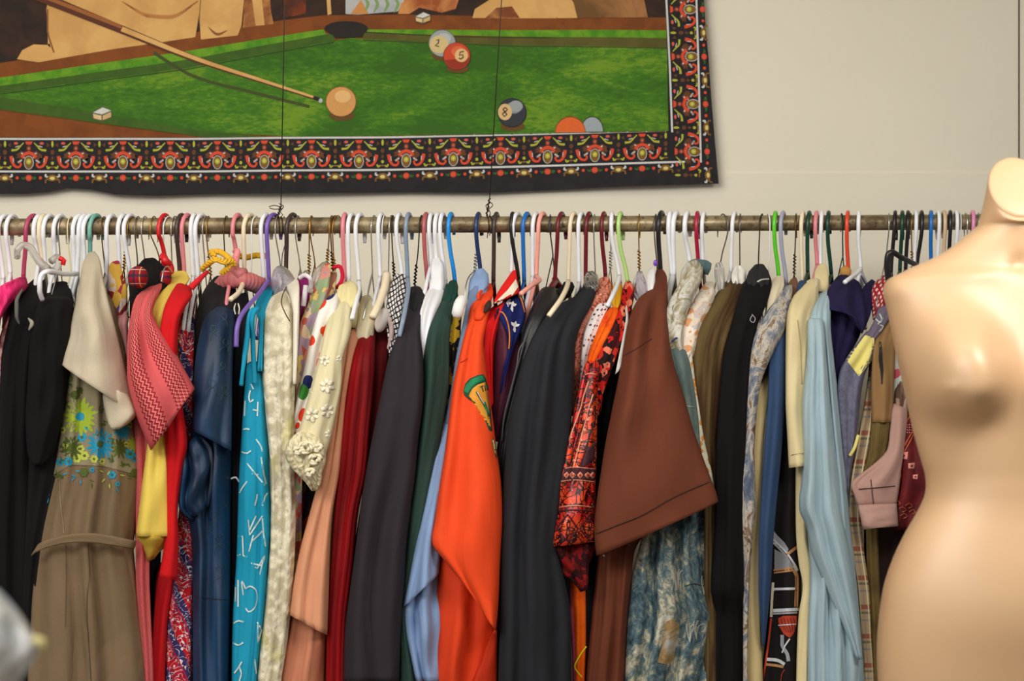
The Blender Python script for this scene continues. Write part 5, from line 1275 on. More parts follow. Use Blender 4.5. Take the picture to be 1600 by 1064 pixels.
# 16 velvets
VEL = m_soft([C(80, 2, 8), C(134, 5, 12), C(168, 10, 18)], 8, stretch=(1.6, .25, 1), dist=.3, rough=.7, detail=2)
G1('velvet_dress', 'dark red velvet dress with deep folds left of the charcoal suit', 'dress',
   [(572, 498, 583, 496), (566, 508, 587, 508), (556, 540, 586, 540), (546, 580, 586, 580), (540, 620, 583, 620), (534, 670, 578, 670), (528, 740, 572, 740), (522, 800, 560, 800), (517, 880, 552, 880), (512, 960, 542, 960), (509, 1064, 538, 1064)], VEL, d=.19, folds=3, amp=1.6, tip=70)
G1('burgundy_velvet_top', 'darker burgundy velvet top hidden right of the dark red velvet dress', 'top',
   [(588, 514, 600, 510), (584, 530, 606, 526), (584, 580, 604, 580), (578, 640, 600, 640), (570, 760, 590, 760), (556, 850, 572, 850), (545, 920, 564, 920), (530, 1064, 552, 1064)], plain(92, 8, 16, .8), d=.15, tip=50)
g = GM('maroon_lace_top', 'maroon top with pink lace edging between the velvet and the checked top', 'top', (606, 500))
g.part('body', [(600, 500, 612, 498), (598, 520, 616, 515), (600, 560, 614, 560), (600, 700, 610, 700)], plain(110, 16, 30), d=.11, tip=40)
g.raw('lace_edging', [(598, 490, .13), (608, 500, .14), (612, 520, .14), (608, 545, .13)], .0045, m_lace(C(206, 180, 176), C(150, 110, 110), 90))
r0 = thing('padded_coat_hanger', tuple(U(596, 430, .05)), 'cream flat coat hanger with white wrapping above the dark red velvet', 'hanger')
V, F = tube([U(*v[:3]) for v in cr([(604, 428, .06, 0), (601, 448, .10, 0), (594, 470, .14, 0), (587, 486, .17, 0), (582, 496, .18, 0)], 24)], .0070, 12)
mk('arm', V, F, PC['cream'], r0)
V, F = tube([U(*v[:3]) for v in cr([(604, 428, .06, 0), (608, 450, .03, 0), (612, 470, .0, 0)], 24)], .007, 12)
mk('arm', V, F, PC['cream'], r0)
blob('wrapping', (597, 500), 10, 20, .02, .13, plain(226, 218, 212), None, None, None, -.3)
w_ = bpy.data.objects['wrapping'] if 'wrapping' in bpy.data.objects else None
o_ = [o for o in COL.objects if o.name.startswith('wrapping') and o.parent is None][0]
o_.parent = r0; o_.location = o_.location-r0.location
G1('checked_top', 'black and white checked top left of the charcoal suit jacket', 'top',
   [(618, 429, 634, 431), (610, 445, 637, 450), (604, 475, 632, 478), (602, 500, 626, 510), (606, 530, 622, 536), (608, 560, 618, 560)], m_grid(C(226, 222, 222), C(26, 18, 24), .0085, .0085, .32, .5), d=.14, tip=60)
# 17 charcoal suit
g = GM('suit_jacket', 'charcoal grey suit jacket left of the dark green jacket', 'jacket', (650, 448))
g.part('body', [(700, 584, 650, .17), (800, 562, 642, .185), (900, 548, 632, .19), (1064, 537, 622, .19)], CHAR, tip=0, folds=1)
g.part('sleeve', [(640, 452, 656, 450, .05), (638, 466, 663, 464, .10), (634, 488, 661, 486, .15), (626, 515, 655, 515, .19), (610, 555, 659, 550, .22), (602, 590, 661, 590, .23), (592, 640, 659, 640, .235), (582, 690, 652, 690, .235), (573, 740, 648, 740, .235), (565, 790, 639, 800, .235), (558, 850, 633, 860, .235), (550, 910, 630, 920, .235), (541, 980, 625, 980, .235), (538, 1064, 622, 1064, .235)], CHAR, sleeve=True, folds=.8, th=.05)
g.part('collar', [(642, 452, 658, 450, .055), (640, 466, 665, 464, .115), (640, 484, 660, 482, .15), (644, 496, 654, 496, .15)], plain(34, 32, 36, .9), tip=0)
# 18 white shirt
WSH = plain(226, 226, 232, .8, .5)
g = GM('white_shirt', 'white shirt with standing collar between the charcoal and the green jackets', 'shirt', (682, 408))
g.part('body', [(674, 446, 694, 446, .06), (664, 462, 692, 464, .12), (655, 490, 680, 492, .165), (652, 520, 672, 520, .18), (654, 560, 668, 560, .185), (656, 600, 666, 600, .17)], WSH, tip=0)
g.part('collar', [(676, 405, 686, 403, .02), (673, 415, 692, 412, .05), (673, 436, 695, 434, .07), (670, 452, 695, 450, .08), (676, 464, 690, 462, .07)], WSH, tip=0, folds=.5)
G1('pale_green_lining', 'thin pale grey green edge of a garment between charcoal and dark green', 'garment',
   [(590, 654, 668, .185), (650, 650, 662, .19), (720, 642, 654, .19), (800, 630, 645, .19), (855, 626, 634, .185)], plain(164, 170, 156), tip=0, folds=.3)
GRN = plain(42, 66, 58, .8, .7)
g = GM('dark_green_jacket', 'dark bottle green jacket under the bright blue hanger', 'jacket', (704, 440))
g.part('sleeve', [(700, 443, 711, 441, .05), (694, 456, 714, 452, .09), (684, 478, 712, 474, .14), (670, 505, 706, 502, .18), (663, 540, 702, 540, .2), (660, 600, 702, 600, .21), (655, 680, 690, 680, .21), (648, 740, 682, 740, .205), (640, 800, 672, 800, .2), (632, 880, 656, 880, .195), (626, 960, 634, 960, .19), (622, 1064, 652, 1064, .19)], GRN, tip=0, folds=1, amp=1.2)
g.part('collar', [(702, 440, 712, 438, .06), (696, 452, 716, 448, .10), (692, 468, 713, 466, .13), (694, 478, 708, 476, .13)], plain(22, 60, 50, .8), tip=0)
g = GM('black_floral_blouse', 'black blouse with gold flowers and a white shoulder pad beside the green jacket', 'blouse', (716, 462))
g.part('body', [(704, 478, 722, 476, .12), (700, 500, 721, 500, .15), (698, 540, 718, 540, .16), (698, 600, 712, 600, .165), (690, 680, 704, 680, .165), (680, 760, 692, 760, .16), (660, 900, 676, 900, .15)], m_floral([C(16, 14, 16), C(20, 16, 16), C(18, 14, 16), C(170, 140, 30), C(20, 18, 18), C(130, 90, 40)], 70, seed=4), tip=0)
g.raw('shoulder_pad', [(725, 466, .15), (719, 474, .175), (715, 488, .18), (714, 494, .17)], lambda t: .0105*min(1, 4*t+.4, 4*(1-t)+.4), plain(232, 230, 228), 14)
# 19 light blue shirt
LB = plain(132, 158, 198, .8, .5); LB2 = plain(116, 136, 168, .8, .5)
g = GM('light_blue_shirt', 'light blue work shirt left of the orange jumpsuit', 'shirt', (748, 424))
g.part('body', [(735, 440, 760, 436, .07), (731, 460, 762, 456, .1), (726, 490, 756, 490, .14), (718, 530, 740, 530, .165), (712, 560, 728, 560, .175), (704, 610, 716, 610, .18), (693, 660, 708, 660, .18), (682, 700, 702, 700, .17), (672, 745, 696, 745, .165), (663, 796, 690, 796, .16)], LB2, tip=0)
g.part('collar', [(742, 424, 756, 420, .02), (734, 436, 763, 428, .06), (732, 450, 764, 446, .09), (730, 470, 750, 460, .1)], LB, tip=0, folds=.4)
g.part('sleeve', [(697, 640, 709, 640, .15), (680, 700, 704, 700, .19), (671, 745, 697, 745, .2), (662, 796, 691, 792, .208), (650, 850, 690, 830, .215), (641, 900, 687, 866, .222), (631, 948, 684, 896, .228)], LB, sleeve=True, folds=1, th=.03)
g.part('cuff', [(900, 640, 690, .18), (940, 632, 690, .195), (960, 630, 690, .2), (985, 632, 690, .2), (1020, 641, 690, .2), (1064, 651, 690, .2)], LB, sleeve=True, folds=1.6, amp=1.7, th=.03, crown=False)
# 20 orange jumpsuit
ORG = plain(232, 74, 30, .75, .45, .05); ORG2 = plain(214, 62, 24, .75, .45, .05)
PG, PY, PK_ = ink(14, 130, 84), ink(226, 152, 44), ink(16, 66, 44)
g = GM('orange_jumpsuit', 'bright orange jumpsuit with green and gold sleeve patch', 'jumpsuit', (760, 446))
def patch(D):
    out = [(724, 612), (727, 600), (735, 592), (746, 586), (754, 585), (758, 592), (762, 612), (765, 636), (766, 650), (767, 664), (768, 674), (763, 672), (760, 664), (754, 646), (744, 632), (733, 624), (726, 618)]
    D.poly(out, PK_, 0, 5)
    D.poly([(725, 611), (729, 601), (737, 593), (747, 588), (754, 587), (757, 595), (744, 599), (737, 606), (731, 616)], PG, 1, 5)
    D.poly([(733, 618), (739, 607), (746, 601), (757, 597), (760, 614), (763, 638), (764, 654), (766, 668), (762, 664), (757, 648), (746, 632)], PY, 1, 5)
    # letters T H
    D.line([(749, 605), (754, 603)], 1.6, PK_, 2, False); D.line([(751.5, 604), (754, 612)], 1.6, PK_, 2, False)
    D.line([(756, 602), (757.5, 611)], 1.5, PK_, 2, False); D.line([(760, 602), (761, 610)], 1.5, PK_, 2, False); D.line([(757, 606.5), (760.6, 605.8)], 1.4, PK_, 2, False)
    D.line([(744, 612), (748, 620), (754, 630), (760, 642), (763, 652)], 3.4, PK_, 2); D.line([(745, 612), (750, 622), (756, 632)], 1.6, ink(206, 190, 186), 3)
    D.line([(756, 628), (762, 648)], 3, PG, 2); 
    D.line([(720, 567), (724, 564), (730, 560)], .8, ink(160, 40, 16), 1)
def patch2(D): D.poly([(767, 688), (769, 684), (772, 694), (775, 706), (775, 718), (771, 708)], PK_, 0, 5); D.poly([(768.4, 688), (769.6, 687), (772, 696), (774, 706), (774, 712), (771, 704)], ink(200, 196, 120), 1, 5)
def op(D): patch(D); patch2(D)
g.part('body', [(850, 683, 783, .19), (900, 680, 782, .2), (940, 678, 780, .205), (1064, 675, 777, .205)], ORG2, tip=0, folds=1.6)
g.part('sleeve', [(738, 475, 766, 465, .13), (732, 505, 760, 500, .17), (724, 535, 754, 535, .2), (716, 570, 757, 570, .22), (708, 610, 762, 610, .23), (702, 660, 768, 650, .24), (696, 710, 774, 700, .25), (688, 760, 781, 750, .255), (681, 810, 784, 810, .26), (676, 848, 780, 880, .262), (690, 868, 778, 930, .264), (720, 905, 776, 960, .266), (750, 945, 773, 985, .266)], ORG, deco=op, sleeve=True, folds=1.1, amp=1.0, th=.05)
g.part('collar', [(748, 446, 768, 444, .05), (748, 456, 771, 456, .09), (744, 470, 768, 470, .13), (738, 486, 764, 484, .16), (738, 500, 756, 500, .17)], ORG, tip=0, folds=.6)
g.raw('collar_point', [(752, 455, .11), (747, 462, .13), (748, 467, .13)], .003, ORG)
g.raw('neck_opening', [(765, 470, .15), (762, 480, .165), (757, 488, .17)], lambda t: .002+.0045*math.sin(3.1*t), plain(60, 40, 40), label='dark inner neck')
g.part('lower_leg', [(772, 984, 776, 984, .235), (764, 1000, 777, 996, .222), (748, 1040, 777, 1040, .215), (736, 1070, 777, 1070, .213)], plain(186, 48, 18, .75), tip=0, folds=.5, ext=True)
# red striped shirt
g = GM('red_striped_shirt', 'red shirt with a white stripe standing up behind the orange jumpsuit', 'shirt', (806, 422))
RD2 = plain(212, 28, 26, .8, .4)
g.part('body', [(752, 500, 776, 478, .12), (748, 520, 790, 470, .15), (750, 545, 782, 500, .165), (752, 580, 772, 540, .17), (760, 610, 770, 590, .17), (766, 640, 771, 630, .165)], RD2, tip=0)
def stp(D): D.poly([(772, 474), (780, 466), (794, 452), (806, 436), (810, 448), (800, 462), (786, 470)], plain(226, 218, 198), 0, 6)
g.part('collar_wing', [(770, 476, 812, 458, .15), (778, 456, 812, 452, .13), (790, 438, 809, 440, .11), (800, 424, 806, 421, .08)], RD2, deco=stp, tip=0, folds=.4)
g = GM('navy_floral_blouse', 'navy blouse with white flowers and orange piping below the salmon pink hanger', 'blouse', (808, 458))
def nf(D):
    W_ = ink(218, 214, 214)
    for x, y, s in ((800, 478, 8), (804, 510, 9), (793, 470, 6)):
        for a in (-2.2, -1.3, -.4, 1.6): D.line([(x, y), (x+s*.6*math.cos(a), y+s*.6*math.sin(a)), (x+s*math.cos(a), y+s*math.sin(a))], lambda t: 5*math.sin(3.1*min(1, t+.15)), W_, 1, False)
        D.line([(x, y), (x+1, y+9)], 1.5, W_, 1, False)
    OP = ink(206, 120, 40)
    D.line([(776, 486), (785, 488), (792, 500), (796, 520), (795, 545), (788, 570), (784, 588)], 2, OP, 2); D.line([(808, 458), (814, 466), (818, 480), (821, 492)], 2.4, OP, 2)
g.part('shoulder', [(798, 462, 811, 457, .1), (784, 474, 818, 468, .14), (775, 486, 822, 484, .16), (780, 500, 820, 500, .17), (792, 520, 812, 522, .17), (794, 545, 802, 545, .17), (786, 575, 794, 575, .165), (780, 620, 788, 620, .15)], m_soft([C(10, 16, 60), C(22, 34, 104)], 60), deco=nf, tip=0)
g.part('lining', [(770, 492, 792, 490, .15), (770, 520, 814, 520, .155), (770, 560, 814, 560, .155), (768, 620, 808, 620, .15), (766, 690, 786, 690, .15)], plain(84, 36, 54, .6), tip=0, label='plum inner side')
g = GM('black_satin_jacket', 'black jacket with a satin fold left of the dark suit jacket', 'jacket', (856, 450))
SAT = plain(28, 27, 32, .38, .5)
g.part('body', [(845, 452, 868, 450, .08), (838, 464, 874, 462, .12), (828, 486, 866, 482, .16), (816, 520, 846, 516, .18), (808, 560, 826, 560, .19), (796, 610, 812, 610, .19), (784, 660, 800, 660, .185), (774, 720, 792, 720, .18), (775, 800, 788, 800, .17), (775, 1064, 786, 1064, .17)], SAT, tip=0)
g.raw('edge_highlight', [(822, 530, .2), (812, 545, .205), (808, 570, .205), (798, 610, .2), (788, 650, .195), (784, 690, .19)], .0016, plain(70, 72, 76, .4))  # lighter grey tube stands in for the highlight along the satin edge
g.raw('collar', [(874, 462, .09), (884, 455, .07), (888, 448, .04)], .012, plain(18, 17, 19, .8))
SUIT = CHAR2
g = GM('dark_suit_jacket', 'large charcoal black suit jacket in the middle of the rail', 'jacket', (914, 448))
g.part('body', [(850, 786, 890, .19), (960, 781, 892, .2), (1064, 779, 893, .2)], SUIT, tip=0, folds=2)
g.part('sleeve', [(898, 466, 930, 442, .06), (880, 474, 931, 452, .11), (862, 484, 922, 478, .16), (846, 506, 908, 504, .2), (830, 535, 897, 540, .225), (816, 570, 896, 580, .235), (804, 620, 893, 630, .245), (795, 665, 889, 680, .25), (790, 720, 882, 730, .25), (786, 780, 874, 790, .25), (783, 850, 872, 850, .25), (782, 960, 890, 960, .25), (780, 1064, 892, 1064, .25)], SUIT, sleeve=True, folds=1.8, amp=.9, th=.05, ext=True)
g.part('shoulder_top', [(908, 452, 926, 440, .04), (902, 462, 934, 446, .07), (905, 478, 932, 462, .09), (912, 492, 926, 480, .08)], SUIT, tip=0)
# salmon marbled
G1('marbled_blouse', 'salmon pink blouse with marbled wavy lines right of the dark suit', 'blouse',
   [(936, 436, 952, 434, .04), (932, 450, 956, 452, .08), (922, 472, 944, 480, .12), (906, 500, 928, 506, .14), (896, 530, 914, 534, .15), (894, 570, 908, 570, .15), (895, 610, 905, 610, .14), (893, 650, 902, 650, .13)], m_swirl([C(206, 132, 110), C(160, 70, 56), C(214, 144, 120), C(196, 116, 96), C(150, 60, 50), C(216, 150, 128)], 16, 4), tip=0)
G1('dotted_blouse', 'white blouse with small dark red ring dots beside the marbled one', 'blouse',
   [(934, 468, 942, 466, .09), (930, 476, 950, 476, .12), (921, 496, 944, 496, .14), (912, 520, 932, 524, .16), (908, 550, 920, 552, .16), (906, 590, 914, 590, .155), (902, 640, 910, 640, .15)], m_dots(C(228, 222, 222), C(60, 16, 30), 105, .26, .35, C(196, 120, 120)), tip=0)
g = GM('orange_print_blouse', 'orange and mustard yellow blouse squeezed beside the batik dress', 'blouse', (962, 442))
g.part('shoulder', [(960, 442, 972, 444, .06), (956, 455, 973, 456, .09), (954, 470, 972, 474, .12), (958, 482, 966, 486, .12)], plain(206, 152, 20, .6), tip=0, label='mustard yellow shoulder')
g.part('body', [(952, 482, 966, 482, .14), (940, 500, 962, 502, .16), (930, 525, 950, 528, .18), (921, 548, 938, 552, .185), (914, 575, 926, 575, .18), (908, 600, 918, 600, .17)], m_soft([C(206, 30, 16), C(238, 96, 14), C(240, 120, 20)], 10), tip=0)
g.part('lower_body', [(900, 888, 918, .13), (920, 889, 916, .15), (1000, 893, 916, .16), (1064, 896, 914, .16)], m_soft([C(200, 50, 14), C(238, 98, 12), C(240, 110, 16)], 8), tip=0)
g.raw('yellow_piping', [(916, 1010, .18), (905, 1026, .182), (898, 1042, .182), (904, 1052, .182), (909, 1058, .18)], .0014, plain(214, 196, 20))
g.raw('pink_edge', [(891, 920, .16), (893, 960, .17), (896, 1010, .17), (897, 1064, .17)], .003, m_stripev(C(170, 30, 90), C(60, 70, 50)))
# batik
BAT = m_batik(); BATL = ink(60, 16, 30); BATW = ink(226, 150, 120)
g = GM('batik_dress', 'red, orange and black batik print dress with wide cuff', 'dress', (984, 446))
def bat(D):
    DK = ink(64, 16, 26)
    D.poly([(876, 730), (929, 732), (929, 750), (868, 752)], DK, 0, 6)
    for x in (876, 885, 895, 906, 917, 925): D.poly([(x-5, 742), (x, 737), (x+5, 742), (x, 748)], BATW, 1, 8); D.poly([(x-2.5, 742), (x, 739.5), (x+2.5, 742), (x, 745)], ink(190, 40, 30), 2, 8)
    D.line([(878, 732), (900, 730), (929, 733)], 1.4, BATW, 1); D.line([(868, 753), (900, 750), (929, 753)], 1.4, BATW, 1)
    D.line([(866, 794), (900, 790), (929, 793)], 1.4, BATW, 1); D.line([(862, 800), (900, 797), (929, 799)], 2.2, DK, 0)
    for a, b in (((932, 610), (888, 730)), ((926, 616), (896, 732)), ((933, 640), (906, 732)), ((920, 596), (886, 700))): D.line([a, ((a[0]+b[0])/2, (a[1]+b[1])/2), b], 1.5, BATW if a[0] < 930 else DK, 1, False)
    D.poly([(930, 690), (932, 712), (912, 730), (906, 731), (918, 700)], ink(70, 34, 44), 0, 6)
    for i in range(6): D.disc(924-i*5.2, 640+i*16, 2.6, BATW, lay=2, n=7)
    D.line([(911, 587), (920, 584), (932, 585)], 1.6, BATW, 2)
    for x0 in (871, 905):
        x1 = x0+32; D.line([(x0, 826), (x0+16, 804), (x1, 826), (x0+16, 846), (x0, 826)], 1.6, BATL, 2, False)
        for a in range(4):
            q = a*math.pi/2+.1; D.line([(x0+16, 826), (x0+16+5*math.cos(q+.5), 826+6*math.sin(q+.5)), (x0+16+11*math.cos(q), 826+14*math.sin(q)), (x0+16+5*math.cos(q-.5), 826+6*math.sin(q-.5)), (x0+16, 826)], 1.4, BATL, 3)
        D.disc(x0+16, 826, 8, ink(226, 84, 30), 9, 1)
g.part('shoulder', [(976, 442, 986, 440, .06), (972, 456, 991, 458, .10), (968, 480, 985, 490, .14), (955, 510, 976, 520, .17), (940, 540, 966, 550, .19), (930, 575, 955, 580, .195), (920, 600, 945, 610, .19), (905, 640, 938, 650, .18)], m_floral([C(30, 8, 12), C(196, 24, 22), C(70, 8, 16), C(180, 40, 24), C(40, 10, 14), C(220, 120, 90)], 80, seed=5), tip=0)
g.part('sleeve', [(918, 565, 936, 568, .20), (908, 600, 933, 596, .215), (898, 645, 932, 640, .225), (888, 690, 931, 690, .235), (878, 735, 930, 735, .24), (866, 780, 929, 780, .245), (856, 820, 929, 815, .25), (848, 856, 930, 846, .25)], BAT, deco=bat, sleeve=True, folds=1.4, amp=1.2, th=.05)
g.part('cuff_lining', [(847, 858, 929, 848, .225), (852, 876, 924, 868, .225), (872, 892, 918, 886, .222), (896, 908, 918, 906, .22), (908, 924, 916, 922, .215)], m_floral([C(40, 8, 12), C(130, 16, 18), C(60, 8, 14), C(90, 20, 16)], 90, seed=6), sleeve=True, th=.01, tip=0)
G1('black_blouse', 'plain black garment showing between the batik sleeve and the brown shirt', 'blouse',
   [(962, 540, 976, 530, .1), (945, 570, 972, 565, .14), (932, 610, 965, 610, .15), (928, 700, 950, 700, .15), (926, 800, 942, 800, .15), (915, 880, 940, 880, .15), (912, 1064, 935, 1064, .15)], BLACK, tip=0)
G1('satin_strip', 'narrow shiny white ribbon edge between the batik dress and the brown shirt', 'ribbon',
   [(976, 474, 980, 476, .13), (978, 495, 982, 498, .155), (972, 530, 980, 532, .18), (966, 560, 975, 562, .2), (961, 585, 968, 578, .205)], plain(206, 206, 200, .4), tip=0, folds=.3)
# brown shirt
BR = plain(104, 54, 36, .85, .35, .15)
g = GM('brown_shirt', 'large chocolate brown shirt with a wide short sleeve', 'shirt', (1030, 425))
g.part('body', [(820, 930, 1010, .15), (860, 933, 992, .17), (900, 930, 987, .18), (960, 925, 981, .185), (1064, 916, 977, .185)], BR, tip=0, folds=2)
def bh(D): D.line([(932, 834), (960, 822), (1000, 806), (1050, 778), (1085, 762), (1110, 752)], 1.6, ink(62, 30, 20), 1); D.line([(972, 558), (990, 548), (1006, 536), (1018, 530)], 1.0, ink(70, 34, 22), 1)
g.part('sleeve', [(1018, 452, 1040, 448, .09), (1000, 466, 1042, 470, .14), (984, 500, 1043, 506, .19), (976, 540, 1044, 530, .225), (968, 590, 1052, 570, .25), (958, 640, 1066, 615, .265), (948, 690, 1080, 665, .275), (940, 740, 1096, 712, .28), (933, 790, 1110, 750, .285), (930, 830, 1117, 768, .285), (933, 868, 1121, 784, .285)], BR, deco=bh, sleeve=True, folds=1.0, amp=1.0, th=.06)
g.part('collar', [(1026, 424, 1036, 421, .03), (1022, 436, 1042, 432, .07), (1019, 456, 1043, 452, .11), (1024, 480, 1043, 480, .13), (1030, 510, 1043, 512, .13), (1034, 536, 1042, 540, .12)], plain(96, 48, 34, .85), tip=0)
g.raw('cuff_button', [(943, 867, .24), (944, 869, .242)], .0016, plain(210, 200, 196))
# white thing right of gold wire
G1('shiny_blouse', 'shiny white blouse shoulder left of the brown shirt collar', 'blouse',
   [(1012, 424, 1022, 418, .05), (1010, 440, 1024, 436, .08), (1012, 460, 1022, 458, .1), (1014, 480, 1018, 480, .1)], plain(222, 220, 222, .5), tip=0)
# scenic print
SC = m_scenic(); TEAL = m_soft([C(72, 88, 88), C(96, 112, 110), C(128, 134, 112)], 10, stretch=(1, .5, 1))
g = GM('scenic_shirt', 'blue grey shirt with a pale tree landscape print and chest pocket', 'shirt', (1080, 412))
def pk(D):
    D.poly([(1040, 972), (1050, 967), (1062, 976), (1058, 1000), (1052, 1034), (1042, 1038), (1027, 1035), (1034, 1010)], m_soft([C(204, 206, 204), C(176, 150, 108), C(150, 112, 62)], 30), 1, 6)
    R = Rng(9)
    for (x, y) in ((1088, 985), (1078, 990), (1060, 905), (1100, 915)):
        for k in range(4): a = -1.57+R(-.7, .7); D.line([(x, y+14), (x+8*math.cos(a), y+8*math.sin(a)), (x+16*math.cos(a+.3), y+16*math.sin(a+.3))], 1.1, ink(196, 194, 180), 1)
    D.line([(1070, 916), (1085, 912), (1098, 915), (1112, 916)], 1.6, ink(60, 60, 60), 1)
g.part('body', [(790, 1010, 1104, .15), (850, 1000, 1107, .175), (890, 989, 1112, .185), (930, 983, 1120, .19), (955, 981, 1129, .195), (975, 979, 1130, .195), (1010, 977, 1122, .195), (1064, 975, 1112, .195)], SC, deco=pk, tip=0, folds=3, amp=1.6)
g.part('shoulder_roll', [(1072, 412, 1090, 407, .06), (1064, 424, 1098, 418, .10), (1062, 440, 1097, 436, .13), (1056, 452, 1090, 452, .15), (1046, 470, 1080, 474, .16), (1038, 500, 1070, 505, .17), (1032, 530, 1070, 534, .18), (1030, 550, 1074, 552, .185)], m_soft([C(92, 84, 62), C(160, 150, 122), C(206, 204, 198), C(120, 110, 84)], 34), tip=0, folds=1.5)
g.part('collar', [(1078, 408, 1112, 412, .05), (1080, 414, 1111, 420, .06), (1090, 424, 1106, 430, .05)], plain(84, 108, 112), tip=0)
def tl(D):
    D.line([(1072, 634), (1078, 635), (1084, 637)], 1.2, ink(190, 190, 180), 1, False)
g.part('sleeve', [(1030, 545, 1074, 548, .185), (1035, 560, 1077, 562, .195), (1044, 600, 1084, 602, .2), (1058, 640, 1089, 644, .2), (1074, 680, 1092, 686, .2), (1086, 716, 1094, 718, .195)], TEAL, deco=tl, sleeve=True, th=.03, tip=0)
g.raw('stitched_tag', [(1050, 534, .19), (1054, 530, .192), (1058, 528, .19)], .002, plain(60, 66, 96))
PF = m_floral([C(222, 208, 194), C(224, 212, 200), C(208, 150, 104), C(216, 202, 184), C(210, 196, 180), C(190, 178, 172)], 75, seed=7)
g = GM('orange_flower_blouse', 'cream blouse with orange flowers and a long scarf edge', 'blouse', (1108, 440))
g.part('body', [(1104, 440, 1114, 440, .06), (1094, 452, 1118, 456, .1), (1082, 474, 1112, 478, .14), (1070, 500, 1103, 502, .165), (1065, 530, 1092, 534, .175), (1066, 556, 1082, 560, .18)], PF, tip=0, folds=1)
g.part('front_edge', [(550, 1072, 1081, .182), (600, 1080, 1087, .185), (640, 1086, 1093, .185), (690, 1092, 1101, .185), (730, 1098, 1111, .185), (762, 1108, 1118, .18)], m_floral([C(214, 208, 186), C(218, 214, 196), C(210, 140, 70), C(206, 200, 176)], 90, seed=8), tip=0, folds=.4)
# olive brown
G1('olive_brown_shirt', 'olive brown striped knit shirt right of the orange flower blouse', 'shirt',
   [(1136, 438, 1160, 437), (1124, 452, 1164, 448), (1110, 474, 1156, 476), (1094, 498, 1148, 500), (1083, 528, 1140, 530), (1079, 570, 1134, 570), (1084, 620, 1128, 620), (1092, 690, 1120, 690), (1098, 760, 1120, 760), (1100, 850, 1120, 850), (1100, 1064, 1122, 1064)], m_stripev(C(66, 44, 24), C(96, 78, 46)), d=.18, tip=90, folds=2)
# black coat
g = GM('black_coat', 'long black coat with hooded shoulder under the dark wire hook', 'coat', (1186, 414))
g.part('body', [(1170, 430, 1202, 428, .08), (1160, 446, 1206, 446, .12), (1152, 470, 1198, 474, .16), (1144, 505, 1184, 508, .18), (1132, 545, 1176, 545, .195), (1126, 600, 1170, 600, .205), (1119, 700, 1166, 700, .21), (1116, 820, 1162, 820, .21), (1110, 920, 1163, 920, .21), (1112, 960, 1162, 960, .18), (1108, 1064, 1162, 1064, .18)], BLACK, tip=0, folds=2)
g.part('hood', [(1178, 415, 1194, 414, .05), (1170, 424, 1201, 424, .09), (1166, 440, 1202, 442, .12), (1170, 452, 1196, 458, .12)], plain(38, 37, 40, .8), tip=0, folds=2.5, amp=1.3)
g.raw('drawstring_stitch', [(1176, 492, .19), (1172, 500, .195), (1177, 504, .195), (1180, 498, .19), (1175, 491, .19)], .0009, plain(150, 150, 156))
G1('cream_blouse', 'cream blouse collar beneath the lime green hanger', 'blouse',
   [(1212, 432, 1224, 433, .04), (1200, 446, 1225, 446, .09), (1196, 462, 1218, 466, .12), (1196, 486, 1208, 490, .13), (1192, 500, 1202, 505, .13)], plain(224, 212, 184), tip=0, folds=1)
G1('feather_print_shirt', 'grey and brown feather print shirt under the lilac grey hanger', 'shirt',
   [(1224, 450, 1238, 446, .09), (1214, 466, 1237, 470, .13), (1196, 490, 1232, 495, .17), (1182, 515, 1226, 518, .19), (1174, 545, 1210, 548, .2), (1170, 590, 1190, 595, .2), (1166, 650, 1182, 650, .195), (1164, 700, 1179, 700, .195), (1157, 750, 1180, 750, .2), (1156, 790, 1181, 790, .2), (1160, 830, 1177, 830, .2), (1160, 870, 1174, 870, .19), (1161, 940, 1170, 940, .185), (1161, 1064, 1168, 1064, .185)], m_feather(), tip=0, folds=1.5)
G1('brown_inner_shirt', 'brown sheer shirt piece between the feather print and the blue sleeve', 'shirt',
   [(1236, 436, 1244, 433, .03), (1228, 450, 1248, 446, .06), (1226, 480, 1240, 480, .09), (1205, 530, 1222, 530, .13), (1196, 570, 1208, 575, .14), (1184, 600, 1200, 606, .14)], plain(110, 78, 56, .7), tip=0)
G1('tan_trousers', 'pale tan trousers edge between the feather print and the blue sleeve', 'trousers',
   [(1196, 588, 1204, 586, .14), (1183, 610, 1202, 612, .16), (1178, 680, 1194, 680, .17), (1177, 760, 1190, 760, .17), (1176, 820, 1188, 820, .17), (1166, 900, 1187, 900, .17), (1163, 980, 1189, 980, .17), (1163, 1064, 1192, 1064, .17)], plain(196, 176, 128), tip=0, folds=.6)
BLU = plain(48, 70, 104, .85, .4)
G1('blue_jacket', 'plain mid blue jacket sleeve left of the cream long-sleeved shirt', 'jacket',
   [(1248, 440, 1262, 440, .05), (1244, 455, 1262, 450, .08), (1236, 490, 1246, 485, .13), (1222, 515, 1232, 510, .16), (1206, 540, 1231, 535, .18), (1201, 570, 1231, 570, .19), (1200, 620, 1228, 620, .195), (1194, 700, 1222, 700, .2), (1189, 780, 1214, 780, .2), (1185, 850, 1208, 850, .2), (1185, 920, 1204, 920, .195), (1189, 980, 1198, 980, .19), (1191, 1010, 1195, 1010, .18)], BLU, tip=0, folds=.7)
